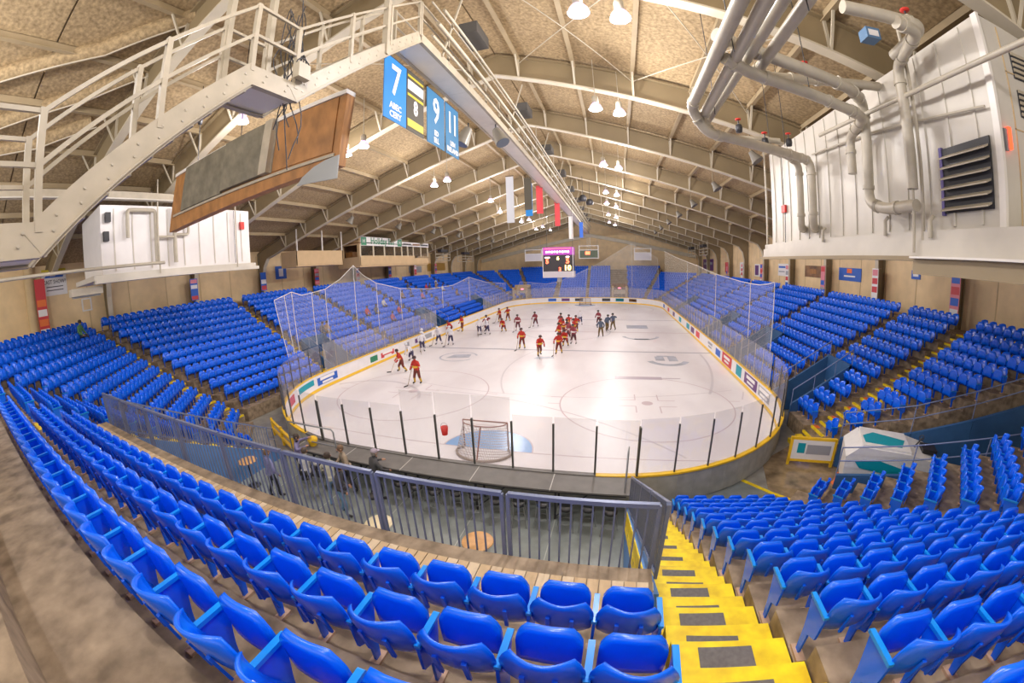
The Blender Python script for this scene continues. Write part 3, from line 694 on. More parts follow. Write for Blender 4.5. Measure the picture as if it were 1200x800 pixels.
# ------------------------------------------------------------------ lounge pit behind the near goal
fl = MB().box(-8.0, 5.5, -6.35, .22, -.03, .012).build('lounge_floor', LOUNGE); tag(fl, 'grey sealed floor of the lounge pit', None, None, 'structure')
for x in (-6.2, -3.8, -1.4, 1.0, 3.4): MB().box(x - .012, x + .012, -6.3, .2, .012, .016).build('floor_joint', mat('joint_pale', (.45, .47, .44), .5), fl)
w = MB().prism([(5.38, .0, 0), (5.38, -6.5, 0), (5.38, -6.5, 3.6), (5.38, -.5, .55), (5.38, 0, .3)], (.10, 0, 0)).build('wall_lounge_stairs', BLUEL); tag(w, 'pale blue side wall of the lounge under the yellow stairs', None, None, 'structure'); ORG[w.name] = (0, 0, 0)
MB().prism([(5.36, -6.45, 3.2), (5.36, -6.45, 3.57), (5.36, -.5, .55), (5.36, -.5, .2)], (.02, 0, 0)).build('stair_edge', YEL, w)
for i in range(12): MB().prism([(5.355, -.75 - .48 * i, .40 + .244 * i), (5.355, -.75 - .48 * i, .10 + .244 * i), (5.355, -1.2 - .48 * i, .35 + .244 * i)], (.01, 0, 0)).build('step_side', YEL, w)
w = MB().prism([(-8.05, .0, 0), (-8.05, -6.5, 0), (-8.05, -6.5, 3.6), (-8.05, -.5, .55), (-8.05, 0, .3)], (.10, 0, 0)).build('wall_lounge_far', BLUEL); tag(w, 'pale blue side wall of the lounge on its far side', None, None, 'structure')
w = MB().box(-8.0, 5.4, -6.55, -6.42, 0, 3.72).build('wall_lounge_back', mat('lounge_block', (.45, .38, .28), .8, noise=.15)); tag(w, 'tan rear wall of the lounge below the front seat row', None, None, 'structure')
kb = MB().box(-8.0, 5.36, -6.62, -6.30, 3.62, 3.70).build('kerb', mat('kerb_tan', (.66, .52, .33), .6, noise=.15)); tag(kb, 'pale kerb under the lounge railing', None, None, 'structure')
pk_ = [mat('plank_tan', (.60, .43, .24), .6, noise=.2, scale=6), mat('plank_pale', (.70, .55, .36), .6, noise=.2, scale=6)]
pm_ = [MB().box(.006, .124, 0, .62, 0, .018).mesh('plank', q) for q in pk_]
for i in range(102): link('plank', pm_[i % 2 if rnd.random() < .8 else 0], kb, (-7.95 + .13 * i, -7.27, 3.926))
tf = MB().box(-6.8, 3.3, -6.40, -6.29, 3.70, 3.74).build('kerb_moss', mat('moss_green', (.16, .20, .05), .9, noise=.5, scale=12)); tag(tf, 'green stained strip along the railing kerb', None, None, 'structure')

# main railing: three welded panels
def railing(name, label, A, B, n, h=1.06, posts=(0,), mat_=NAVY, base=.06, picket=.11):
    A, B = Vector(A), Vector(B); o = thing(name, label, 'railing', A)
    L = (B - A).length; d = (B - A) / L; up = Vector((0, 0, h))
    for i in range(n):
        a = A + d * (L * i / n + .035); c = A + d * (L * (i + 1) / n - .035)
        MB().bar(a + up, c + up, .05, .05, 0).build('top_rail', mat_, o)
        MB().bar(a + Vector((0, 0, base)), c + Vector((0, 0, base)), .04, .04).build('bottom_rail', NAVYL, o)
        for q in (a, c): MB().bar(q, q + up, .04, .04).build('post', mat_, o)
        if picket:
            m = int((c - a).length / picket); pk = MB().bar((0, 0, base), (0, 0, h - .02), .018, .018).mesh('picket', mat_)
            for j in range(1, m):
                p = a + (c - a) * (j / m); link('picket', pk, o, tuple(p - A))
        else:
            MB().bar(a + up * .5, c + up * .5, .03, .03).build('mid_rail', mat_, o)
    return o
railing('picket_railing', 'dark blue picket railing along the front row above the lounge', (-7.68, -6.4, 3.72), (5.36, -6.4, 3.72), 8)
o = railing('picket_railing', 'dark picket railing stepping down beside the yellow stairs', (5.43, -6.35, 3.7), (5.43, -.9, .72), 4, h=1.06, picket=.13)
o = railing('picket_railing', 'light blue picket railing stepping down the far side of the lounge', (-8.0, -6.3, 3.62), (-8.0, -.4, .5), 4, h=1.0, mat_=NAVYL, picket=.14)
o = thing('corner_railing', 'low blue tube railing around the ice corner outside the lounge', 'railing', (-9.2, .3, 0))
MB().tube([(-8.0, -.4, 1.5), (-8.6, .3, 1.1), (-8.6, .3, 0)], .03).build('rail', NAVYL, o); MB().tube([(-8.0, -.4, 1.0), (-8.6, .3, .6)], .025).build('rail', NAVYL, o)

# counter along the glass
ct = thing('bar_counter', 'long grey bar counter against the glass behind the goal', 'counter', (-.3, -.15, 0))
for i in range(5):
    x0 = -6.2 + 2.36 * i
    MB().box(x0 + .012, x0 + 2.348, -.68, .24, 1.02, 1.07).build('counter_top', COUNTER, ct)
    MB().box(x0 - .012, x0 + .012, -.68, .24, 1.025, 1.072).build('joint_strip', mat('joint_light', (.55, .53, .5), .4), ct)
    for yy in (-.6, .1):
        MB().bar((x0 + .15, yy, 0), (x0 + .15, yy, 1.02), .05, .05).build('counter_leg', DARK, ct)
    MB().bar((x0 + .15, -.6, .1), (x0 + 1.1, -.6, 1.0), .03, .03).build('brace', DARK, ct)
for yy in (-.6,): MB().bar((-6.2, yy, .97), (5.55 - .2, yy, .97), .04, .06).build('front_rail', DARK, ct)
hr = thing('bar_handrail', 'bent grey tube handrail at the counter end by the ice corner', 'railing', (-6.3, -.3, 0))
MB().tube([(-6.7, -.35, 0), (-6.7, -.35, 1.85), (-6.6, -.35, 1.95), (-4.4, -.35, 1.95), (-4.3, -.35, 1.85), (-4.3, -.35, 1.08)], .03).build('rail', GREYM, hr)
MB().tube([(-6.7, -.35, 1.3), (-4.3, -.35, 1.3)], .025).build('mid_rail', GREYM, hr)
MB().tube([(5.3, -.55, 1.05), (5.3, -.5, 2.25), (5.34, -.1, 2.25), (5.34, -.05, 1.05)], .02).build('counter_hoop', GREYM, ct)

# bar stools
def stool(x, y, rz, label, proto=[]):
    if not proto:
        o = thing('bar_stool', label, 'stool', (x, y, .012), rz, 'bar stools at the long counter')
        MB().lathe([(.0, .70), (.17, .70), (.19, .73), (.19, .77), (.15, .80), (0, .80)], 14).build('seat', BLACK, o)
        for sx in (-1, 1):
            for sy in (-1, 1): MB().tube([(sx * .14, sy * .14, .71), (sx * .20, sy * .20, 0)], .014, 6).build('leg', GREYM, o)
        MB().tube([(.18 * math.cos(t), .18 * math.sin(t), .28) for t in [i * math.pi / 8 for i in range(17)]], .010, 6, cap=False).build('foot_ring', GREYM, o)
        for sx in (-1, 1): MB().tube([(sx * .15, -.13, .74), (sx * .16, -.19, 1.08)], .012, 6).build('back_post', GREYM, o)
        mb = MB(); grid_solid(lambda u, v: ((.18 * u, -.20 + .05 * u * u, .92 + .16 * v), (0, 1, 0)), 6, 2, .03, mb); mb.build('backrest', BLACK, o)
        proto.append(o); return o
    return copy_tree(proto[0], None, (x, y, .012), rz, label)
SL = 'black padded bar stool with backrest pushed up to the long grey counter'
for i, x in enumerate([-5.2, -4.55, -1.35, -.75, -.1, .55, 1.15, 1.8, 2.45, 3.1, 3.75, 4.35, 4.95]):
    stool(x, -1.0 + rnd.uniform(-.08, .06), rnd.uniform(-.25, .25), SL)
for x, y, r in ((-1.75, -1.85, 2.4), (-4.6, -1.75, .2)): 
    o = stool(x, y, r, 'black padded bar stool drawn back from the counter among the guests')
# cocktail tables
def table(x, y, top, label):
    o = thing('cocktail_table', label, 'table', (x, y, .012))
    MB().lathe([(0, 1.03), (.36, 1.03), (.375, 1.045), (.36, 1.06), (0, 1.06)], 28, (x, y, 0)).build('table_top', top, o)
    MB().tube([(x, y, .03), (x, y, 1.03)], .035).build('pedestal', DARK, o)
    MB().lathe([(.26, .012), (.26, .03), (.05, .06), (0, .06)], 20, (x, y, 0)).build('base', DARK, o)
table(2.0, -3.15, TOPWOOD, 'round orange wood cocktail table alone on the lounge floor')
table(-.62, -3.25, TOPPALE, 'round pale cream cocktail table below the railing post')
table(-7.2, -2.2, TOPWOOD, 'round orange wood cocktail table beside the blue lounge wall')
o = thing('bar_stool', 'single grey stool without backrest beside the pale cream table', 'stool', (-.05, -3.55, .012))
MB().lathe([(0, .60), (.17, .60), (.18, .64), (0, .66)], 14, (-.05, -3.55, 0)).build('seat', GREYM, o)
for a in range(4): MB().tube([(-.05 + .12 * math.cos(a * 1.571), -3.55 + .12 * math.sin(a * 1.571), .6), (-.05 + .2 * math.cos(a * 1.571), -3.55 + .2 * math.sin(a * 1.571), .012)], .012, 6).build('leg', DARK, o)
# yellow barrier rails at the ice corner, orange tub
o = thing('barrier', 'yellow steel barrier frame at the ice corner beyond the lounge', 'barrier', (-8.9, 1.2, 0))
for dz in (.35, .75): MB().bar((-10.2, 1.6, dz), (-7.4, .3, dz), .10, .12).build('rail', YELB, o)
for q in ((-10.2, 1.6), (-8.8, .95), (-7.4, .3)): MB().bar((q[0], q[1], 0), (q[0], q[1], .9), .09, .09).build('post', YELB, o)
o = thing('ball_bin', 'small round yellow bin standing on the counter end', 'bin', (-5.6, -.2, 1.07))
MB().lathe([(.13, 1.07), (.19, 1.27), (.20, 1.36), (.12, 1.42), (0, 1.43)], 14, (-5.6, -.2, 0)).build('body', YELB, o)
MB().tube([(-5.6 + .2 * math.cos(t * .4), -.2 + .2 * math.sin(t * .4), 1.30) for t in range(17)], .012, 6).build('rim', YELB, o)
o = thing('hanging_bucket', 'small red bucket hanging on the glass by the goal', 'bucket', (-.15, .2, 2.05))
MB().lathe([(.09, 2.05), (.12, 2.32), (.115, 2.32), (.08, 2.07), (0, 2.07)], 14, (-.2, .22, 0)).build('body', RED, o)
MB().tube([(-.2 + .12 * math.cos(t), .22, 2.32 + .13 * math.sin(t)) for t in [i * math.pi / 8 for i in range(9)]], .006, 5).build('handle', GREYM, o)

# ------------------------------------------------------------------ vehicle tunnel at the other corner
def tunnel_wall(name, label, pts, h0, h1, m, th=.15):
    o = struct(name, label)
    n = len(pts)
    for i in range(n - 1):
        a, c = pts[i], pts[i + 1]; za, zc = h0 + (h1 - h0) * i / (n - 1), h0 + (h1 - h0) * (i + 1) / (n - 1)
        d = Vector((c[0] - a[0], c[1] - a[1])).normalized(); nn = Vector((-d.y, d.x)) * th
        MB().prism([(a[0], a[1], 0), (c[0], c[1], 0), (c[0], c[1], zc), (a[0], a[1], za)], (nn.x, nn.y, 0)).build('wall_panel', m, o)
    return o
w2 = [(12.15, .4), (13.85, -1.0), (15.55, -2.2), (17.45, -3.35), (19.75, -4.75)]
tunnel_wall('wall_tunnel', 'dark blue wall under the corner seats beside the vehicle tunnel', w2, 1.0, 3.5, BLUEW)
w1 = [(13.7, 2.85), (15.6, 1.2), (17.4, .1), (19.4, -.85), (22.3, -2.1)]
tunnel_wall('wall_tunnel', 'dark blue curved wall under the side stand along the vehicle tunnel', w1, 1.15, 4.4, BLUEW, -.15)
for pts, h0, h1, lab in ((w2, 1.0, 3.5, 'thin steel handrail on the tunnel wall by the corner seats'), (w1, 1.15, 4.4, 'thin steel handrail on the tunnel wall under the side stand')):
    o = thing('handrail', lab, 'railing', (pts[0][0], pts[0][1], h0)); n = len(pts)
    z = [h0 + (h1 - h0) * i / (n - 1) for i in range(n)]
    for dz in (.95, .5): MB().tube([(p[0], p[1], zz + dz) for p, zz in zip(pts, z)], .022, 6).build('rail', NAVYL, o)
    for p, zz in zip(pts, z): MB().tube([(p[0], p[1], zz - .02), (p[0], p[1], zz + .95)], .02, 6).build('post', NAVYL, o)
w = MB().prism([(17.0, -1.2, 0), (20.8, 4.0, 0), (20.8, 4.0, .01), (17, -1.2, .01)], (0, 0, .01)).build('tunnel_mat', mat('tunnel_tan', (.5, .36, .18), .7, noise=.2)) if False else None
w = MB().box(21.0, 21.3, -8, -.6, 0, 4.2).build('wall_tunnel_end', mat('tunnel_tan', (.60, .42, .22), .7, noise=.2, scale=2)); tag(w, 'tan end wall of the vehicle tunnel', None, None, 'structure')
wp = [at(x, y, 'z', -.02) for x, y in ((893, 540), (925, 522), (962, 530), (1000, 556), (992, 590), (960, 604), (925, 588), (900, 572))]
wet = MB().prism([(p.x, p.y, -.028) for p in wp], (0, 0, .012)).build('wet_patch', mat('wet_concrete', (.34, .25, .15), .08, noise=.6, scale=1.6)); tag(wet, 'wet shiny brown concrete in front of the ice gate', None, None, 'structure')
# ice resurfacer
z = thing('ice_resurfacer', 'white ice resurfacing vehicle with teal print parked in the tunnel', 'vehicle', (14.35, .62, -.03), math.radians(-28))
ZB = mat('vehicle_white', (.82, .80, .78), .3, noise=.05)
MB().prism([(-1.55, -.85, .45), (1.6, -.85, .45), (1.6, -.85, 1.75), (.55, -.85, 1.95), (-1.2, -.85, 1.95), (-1.62, -.85, 1.55)], (0, 1.7, 0)).build('body', ZB, z)
MB().box(-1.15, .5, -.78, .78, 1.95, 2.02).build('tank_lid', ZB, z)
MB().box(1.6, 2.35, -.80, .80, .18, .95).build('conditioner', GREYM, z)
MB().box(1.0, 1.5, -.3, .3, 1.85, 2.0).build('driver_seat', BLACK, z)
MB().tube([(.75, 0, 1.9), (.95, 0, 2.25)], .03).build('steering_column', DARK, z)
MB().tube([(.93 + .17 * .3 * math.cos(t), .17 * math.sin(t), 2.25 + .17 * math.cos(t) * .4) for t in [i * .524 for i in range(13)]], .015, 6, cap=False).build('steering_wheel', DARK, z)
for x in (-1.0, 1.0):
    for y in (-.86, .86): MB().tube([(x, y - .12, .36), (x, y + .12, .36)], .36, 18).build('wheel', BLACK, z)
MB().prism([(-1.1, -.86, 1.25), (.9, -.86, 1.15), (1.15, -.86, 1.32), (-.6, -.86, 1.62), (-1.3, -.86, 1.45)], (0, -.008, 0)).build('side_stripe', TEAL, z)
MB().box(-.9, .35, -.868, -.86, .62, .85).build('side_print', ORANGE, z)
MB().prism([(-1.05, -.55, 2.022), (.2, -.55, 2.022), (.4, .1, 2.022), (-.7, .4, 2.022), (-1.1, .0, 2.022)], (0, 0, .005)).build('top_print', TEAL, z)
place_text('ADVANTAGE', .34, PUREW, z, (-.35, -.05, 2.03), (1, .0, 0), (0, 1, 0), name='lettering') if False else None
# open gate panel with an advert, cone
g = thing('gate_panel', 'open yellow framed rink gate with blue printed advert', 'gate', (12.6, 2.9, 0), math.radians(-12))
MB().box(-.85, .85, -.04, .04, .25, 1.05).build('panel', PUREW, g); MB().box(-.62, -.32, -.05, -.04, .5, .9).build('logo_print', TEAL, g); MB().box(-.25, .72, -.05, -.04, .48, .85).build('advert_print', GREY2, g)
for zz in (.2, 1.08): MB().box(-.9, .9, -.05, .05, zz - .05, zz + .05).build('frame_rail', YELB, g)
for x in (-.88, .88): MB().box(x - .05, x + .05, -.05, .05, -.03, 1.12).build('frame_post', YELB, g)
c = thing('traffic_cone', 'small orange traffic cone at the tunnel mouth', 'cone', (13.05, 1.55, -.03))
MB().lathe([(.15, 0), (.15, .03), (.10, .03), (.03, .45), (0, .46)], 12, (13.05, 1.55, -.03)).build('body', ORANGE, c); MB().lathe([(.075, .18), (.058, .27)], 12, (13.05, 1.55, -.03)).build('band', PUREW, c)
fs = struct('gate_steps', 'short yellow steps beside the open rink gate')
for i in range(2): MB().box(12.58 + .31 * i, 12.88 + .31 * i, 3.95, 5.05, -.03, .16 + .16 * i).build('step', YEL, fs)
fl2 = MB().prism([(5.7, -.3, -.03), (9.3, .55, -.03), (10.3, 1.2, -.03), (9.4, 2.0, -.03), (7.6, .75, -.03), (5.7, .25, -.03)], (0, 0, .012)).build('floor_corner', mat('corner_floor_grey', (.22, .25, .25), .4, noise=.2, scale=3)); tag(fl2, 'grey floor strip between boards and the lowest seats', None, None, 'structure')
for a, c_ in (((10.35, 1.15), (9.45, 2.1)), ((10.35, 1.15), (11.6, .1))):
    MB().bar((a[0], a[1], -.01), (c_[0], c_[1], -.01), .14, .02).build('floor_line', YEL, fl2)

# vomitory boxes in the side stands
def vomitory(seg, s0, s1, label, m=BLUEW, kt=4):
    o = struct('vomitory', label)
    for s in (s0 + .06, s1 - .06):
        A = [sp(seg, .25, s - .06), sp(seg, kt + .2, s - .06), sp(seg, kt + .2, s + .06), sp(seg, .25, s + .06)]
        pts = [(A[0][0], A[0][1], 0), (A[1][0], A[1][1], 0), (A[1][0], A[1][1], ZF(kt) + 1.0), (A[0][0], A[0][1], 1.05)]
        v = Vector((A[3][0] - A[0][0], A[3][1] - A[0][1], 0)); MB().prism(pts, v).build('side_wall', m, o)
        MB().tube([(A[0][0], A[0][1], 1.75), (A[1][0], A[1][1], ZF(kt) + 1.7)], .025, 6).build('handrail', NAVYL, o)
        for t in (0, .35, .7, 1): MB().tube([(A[0][0] + (A[1][0] - A[0][0]) * t, A[0][1] + (A[1][1] - A[0][1]) * t, 1 + (ZF(kt)) * t), (A[0][0] + (A[1][0] - A[0][0]) * t, A[0][1] + (A[1][1] - A[0][1]) * t, 1.75 + (ZF(kt) - .05) * t)], .02, 6).build('rail_post', NAVYL, o)
    B = [sp(seg, kt + .1, s0), sp(seg, kt + .1, s1)]
    MB().bar((B[0][0], B[0][1], ZF(kt) + .35), (B[1][0], B[1][1], ZF(kt) + .35), .12, 1.3).build('head_wall', m, o)
    MB().bar((B[0][0], B[0][1], 1.0), (B[1][0], B[1][1], 1.0), .10, 2.0).build('doorway', TAN2, o)
for a, c, km in BLOCK_AT['sideR'][7]: vomitory('sideR', a, c, 'dark blue walled stairway opening in the right side stand')
for a, c, km in BLOCK_AT['sideL'][7]: vomitory('sideL', a, c, 'dark blue walled stairway opening in the left side stand')
def portal(x, y, label):
    o = struct('vomitory', label)
    for sx in (-1.45, 1.1): MB().box(x + sx, x + sx + .35, y - 1.6, y + 1.6, 0, 3.0).build('side_wall', TAN2, o)
    MB().box(x - 1.1, x + 1.1, y + .6, y + .7, 0, 2.3).build('doorway', mat('door_cream', (.75, .66, .46), .7), o)
    MB().box(x - 1.45, x + 1.45, y + .4, y + 1.6, 2.3, 3.4).build('head_wall', BROWNP if x > 0 else TAN2, o)
    MB().box(x - .25, x + .25, y + .36, y + .40, 2.5, 2.7).build('exit_sign', mat('exit_glow', (1, .15, .25), .5, emit=3), o)
portal(6.1, 63.2, 'tan framed doorway under a lit sign in the far stand'); portal(-12.4, 61.9, 'cream framed doorway in the far corner of the stands')
# ------------------------------------------------------------------ catwalks under the ridge
def catwalk(name, label, pts, side, width=.85, under=True, bolts=True):
    o = thing(name, label, 'catwalk', pts[0])
    P = [Vector(p) for p in pts]; sd_ = Vector(side) * width
    for si, (a, c) in enumerate(zip(P, P[1:])):
        d = (c - a).normalized()
        for off in (Vector((0, 0, 0)), sd_):
            e0, e1 = (d * .07 if si else Vector()), (d * .07 if si < len(P) - 2 else Vector())
            MB().bar(a + off + Vector((0, 0, .14)) - e0, c + off + Vector((0, 0, .14)) + e1, .05 + .008 * (si % 2), .30).build('stringer', CREAM, o)
            MB().bar(a + off + Vector((0, 0, -.01)), c + off + Vector((0, 0, -.01)), .10 + .008 * (si % 2), .02).build('stringer_flange', CREAM, o)
            for h in (.62, 1.12):
                MB().bar(a + off + Vector((0, 0, .25 + h - .08)), c + off + Vector((0, 0, .25 + h - .08)), .045, .045).build('guard_rail', CREAM, o)
            n = max(1, round((c - a).length / 1.75))
            for i in range(0 if si == 0 else 1, n + 1):
                q = a + (c - a) * (i / n) + off; MB().bar(q + Vector((0, 0, .2)), q + Vector((0, 0, 1.32)), .07, .07).build('rail_post', CREAM, o)
        if under:
            mid = sd_ * .5; n = max(1, round((c - a).length / 3.4))
            for i in range(n):
                p, q = a + (c - a) * (i / n), a + (c - a) * ((i + 1) / n)
                MB().bar(p + mid + d * .01 + Vector((0, 0, .03)), q + mid - d * .01 + Vector((0, 0, .03)), width - .06, .04).build('deck_plate', WHITE, o)
        if bolts:
            mb = MB(); n = int((c - a).length / .36)
            nrm_ = -Vector(side) if abs(d.dot(Vector(side))) < .5 else Vector((1, 0, 0))
            for i in range(n):
                for k in (0, 1):
                    q = a + (c - a) * ((i + .5 + .12 * k) / max(1, n)) + nrm_ * .026 + Vector((0, 0, .09 + .11 * k)); mb.tube([q, q + nrm_ * .012], .016, 6)
            if n: tag(mb.build('bolt_heads', PIPE, o), None, None, None, 'stuff')
    return o
rc = catwalk('ridge_catwalk', 'long pale catwalk hung along the roof ridge with banners below', [(.45, -1.5, 13.0), (.45, 66, 13.0)], (-1, 0, 0), .78, bolts=False)
stw = catwalk('catwalk_stairs', 'pale bolted steel stairs climbing in two flights to the ridge catwalk', [(.45, -12.5, 7.6), (.45, -8.95, 7.6), (.45, -6.45, 9.80), (.45, -5.6, 9.80), (.45, -1.6, 12.98)], (-1, 0, 0), .78, under=False)
for y0, z0, y1, z1 in ((-8.95, 7.6, -6.45, 9.8), (-5.6, 9.8, -1.6, 12.98)):
    n = int((z1 - z0) / .21)
    for i in range(1, n):
        t = i / n; MB().box(-.31, .42, y0 + (y1 - y0) * t - .02, y0 + (y1 - y0) * t + .22, z0 + (z1 - z0) * t + .10, z0 + (z1 - z0) * t + .13).build('stair_tread', PIPE, stw)
for y0, y1, z in ((-12.5, -8.95, 7.62), (-6.45, -5.6, 9.82)): MB().box(-.32, .43, y0, y1, z, z + .05).build('landing_plate', WHITE, stw)
for x, y, z in ((-.34, -5.55, 9.9), (.45, -3.1, 11.8), (-.34, -6.4, 9.9)): MB().bar((x, y, z), (x, y, ROOF(x) + .9), .13, .10).build('hanger_post', CREAM, stw)
for i, y in enumerate(FR[2:12]):
    for x in (.45, -.33): MB().bar((x, y, 14.2), (x, y, 15.95), .05, .05).build('catwalk_hanger', CREAM, rc)
for x, z, r in ((.62, 13.35, .05), (.78, 13.7, .07), (.95, 14.1, .05), (.60, 14.5, .03), (-.5, 13.45, .04)): MB().tube([(x, -1.2, z), (x, 64, z)], r, 6).build('service_pipe', CREAM, rc)
for i in range(9):
    y = -.6 + 7 * i; MB().box(.55, 1.15, y + 1.4, y + 2.6, 14.6, 15.0).build('vent_box', mat('vent_dark', (.07, .065, .06), .6), rc); MB().bar((.5, y + .3, 13.2), (1.2, y + .3, 15.4), .05, .05).build('strut', CREAM, rc)
cb = thing('cable_bundle', 'tangle of black hanging cables looped beside the stair landing', 'cables', (.3, -5.5, 9.4))
for i in range(9):
    x0 = .02 + .05 * i; pts = []
    for j in range(14):
        t = j / 13; pts.append((x0 + .10 * math.sin(t * 9 + i) * (1 - abs(t - .5)), -5.52 + .12 * math.cos(t * 7 + i * 2), 11.6 - t * (1.9 + .28 * (i % 4)) + .05 * math.sin(t * 14 + i)))
    MB().tube(pts, .010, 5).build('cable', DARK, cb)
for i in range(3):
    MB().tube([(.3 + .1 * i, -5.5 + .16 * math.cos(t), 10.75 - .18 * i + .17 * math.sin(t)) for t in [k * .42 for k in range(16)]], .011, 5, cap=False).build('cable_coil', DARK, cb)
MB().box(.5, .62, -5.7, -5.45, 10.15, 10.4).build('junction_box', CREAM, cb)
# chain hoists
for x in (-5.6, -8.2):
    h = thing('chain_hoist', 'slim chain hoist hanging from the roof to the big panel, %s' % ('beside the cables' if x > -6 else 'by its outer half'), 'hoist', (x, -2.1, 11.6))
    MB().tube([(x, -2.1, ROOF(x) + .9), (x, -2.1, 11.65)], .014, 5).build('chain', DARK, h); MB().lathe([(.0, 13.0), (.08, 13.0), (.10, 13.15), (.08, 13.3), (0, 13.3)], 10, (x, -2.1, 0)).build('hoist_body', DARK, h)

# big hanging panel (back of a sign) below the catwalk
sgn = thing('hanging_signboard', 'large hanging brown plywood panel with grey boards on it, below the catwalk', 'panel', (-5.6, -2.2, 9.3))
A_, B_, C_, D_ = Vector((-10.3, -2.2, 9.45)), Vector((-1.5, -2.2, 9.55)), Vector((-1.2, -2.2, 11.80)), Vector((-9.6, -2.2, 11.50))
MB().prism([A_, B_ + Vector((0, 0, .3)), C_, D_], (0, .30, 0)).build('plywood_panel', WOOD, sgn)
lp = lambda u, v: (A_.lerp(B_, u)).lerp(D_.lerp(C_, u), v)
def onp(name, m, u0, u1, v0, v1, d0, d1):
    MB().prism([lp(u0, v0) + Vector((0, -d0, 0)), lp(u1, v0) + Vector((0, -d0, 0)), lp(u1, v1) + Vector((0, -d0, 0)), lp(u0, v1) + Vector((0, -d0, 0))], (0, -(d1 - d0), 0)).build(name, m, sgn)
onp('grey_board', GREYB, .11, .42, .28, .98, 0, .10); onp('grey_board', GREYB, .425, .66, .30, .98, 0, .16); onp('edge_trim', CREAM, .66, .70, .30, .99, 0, .20)
onp('bottom_trim', CREAM, .03, .98, .24, .275, 0, .05); onp('top_trim', WHITE, 0, 1, .95, 1.0, -.3, .06); MB().prism([lp(1.0, .24) + Vector((0, -.04, 0)), lp(1.0, -.02) + Vector((0, -.04, 0)), lp(.84, .02) + Vector((0, -.04, 0)), lp(.86, .10) + Vector((0, -.04, 0)), lp(.905, .185) + Vector((0, -.04, 0)), lp(.95, .225) + Vector((0, -.04, 0))], (0, .035, 0)).build('corner_plate', mat('plate_grey', (.36, .37, .36), .5), sgn)
onp('upright_trim', CREAM, .70, .705, .3, .95, 0, .04); onp('right_board', WOOD, .71, .97, .3, .94, 0, .03)

# numbered banners on the ridge catwalk
def banner(y0, y1, m, num, small, label, lines=(), ncol=PUREW, nz=12.15, sz=1.25):
    o = thing('hanging_banner', label, 'banner', (-.42, (y0 + y1) / 2, 11.0))
    MB().box(-.43, -.41, y0, y1, 11.0, 12.83).build('cloth', m, o); MB().tube([(-.42, y0, 12.85), (-.42, y1, 12.85)], .02, 6).build('hanging_bar', DARK, o)
    for s, right in ((1, (0, 1, 0)), (-1, (0, -1, 0))):
        x = -.42 + .017 * s
        place_text(num, sz, ncol, o, (x, (y0 + y1) / 2, nz), right, (0, 0, 1), bold=.02, squeeze=.78)
        for i, t in enumerate(small): place_text(t, .24, ncol, o, (x, (y0 + y1) / 2, 11.42 - .24 * i), right, (0, 0, 1), bold=.008)
        for z0, z1, c in lines: MB().box(x - .003, x + .003, y0 + .04, y1 - .04, z0, z1).build('printed_band', c, o)
BAN = mat('banner_blue', (.01, .22, .62), .6); BAN2 = mat('banner_slate_blue', (.02, .17, .36), .6); BAND = mat('banner_dark', (.07, .06, .04), .6)
banner(-1.8, -.68, BAN, '7', ['ABEC', 'CERY'], 'bright blue banner with a white 7 under the ridge catwalk')
banner(-.65, .36, BAND, '8', [], 'dark banner with a white 8 and yellow stripes under the ridge catwalk', [(12.25, 12.55, PUREW), (12.05, 12.13, YPRINT), (12.65, 12.72, YPRINT), (11.12, 11.35, YPRINT)], nz=11.75, sz=.62)
banner(.59, 1.84, BAN2, '9', ['ED', 'ELL'], 'slate blue banner with one white numeral under the ridge catwalk')
banner(1.95, 3.05, BAN2, '11', ['LEN', 'IRELAND'], 'slate blue banner with two white numerals under the ridge catwalk', sz=1.1)
for i, (x, y, z0, z1, c, lab) in enumerate(((-1.6, 14.5, 9.9, 13.0, mat('banner_white', (.55, .57, .62), .6), 'long pale grey hanging banner far along the catwalk'), (-.9, 17, 10.6, 13.0, BAN, 'narrow blue hanging banner far along the catwalk'), (-.5, 19, 11.0, 13.2, RPRINT, 'narrow red hanging banner far along the catwalk'),
        (-.6, 15.4, 10.8, 13.0, BAND, 'narrow black hanging banner far along the catwalk'), (-.3, 27, 10.8, 13.4, RPRINT, 'small red pennant hanging near the centre of the ridge'), (-.1, 37, 10.2, 13, mat('banner_pale', (.7, .68, .66), .6), 'tall white strip banner near the far ridge'), (.6, 44, 10.8, 13, BPRINT, 'dark blue strip banner near the far ridge'))):
    bo = thing('hanging_banner', lab, 'banner', (x, y, z0)); MB().box(x - .25, x + .25, y - .01, y + .01, z0, z1 - .05).build('cloth', c, bo); MB().tube([(x - .27, y, z1), (x + .27, y, z1)], .02, 5).build('hanging_bar', DARK, bo); MB().tube([(x, y, z1), (x, y, ROOF(x) + 1.26)], .006, 4).build('cord', DARK, bo)
# floodlights below the catwalk
for y, dx, lab in ((4.6, -.6, 'grey stage floodlight under the catwalk turned towards the left stand'), (5.2, .35, 'grey stage floodlight under the catwalk turned down at the ice')):
    f = thing('floodlight', lab, 'floodlight', (dx, y, 12.5)); d = Vector((-.4 if dx < 0 else .5, -.25, -1)).normalized(); p = Vector((dx, y, 12.75))
    MB().tube([p, p + d * .35, p + d * .75], [.16, .24, .30], 14).build('housing', mat('flood_grey', (.28, .26, .22), .4, .4), f); MB().tube([p, (dx, y, 13.0)], .03, 6).build('yoke', DARK, f); MB().tube([p + d * .752, p + d * .765], .27, 14).build('lens', mat('flood_lens', (.1, .12, .16), .15), f)

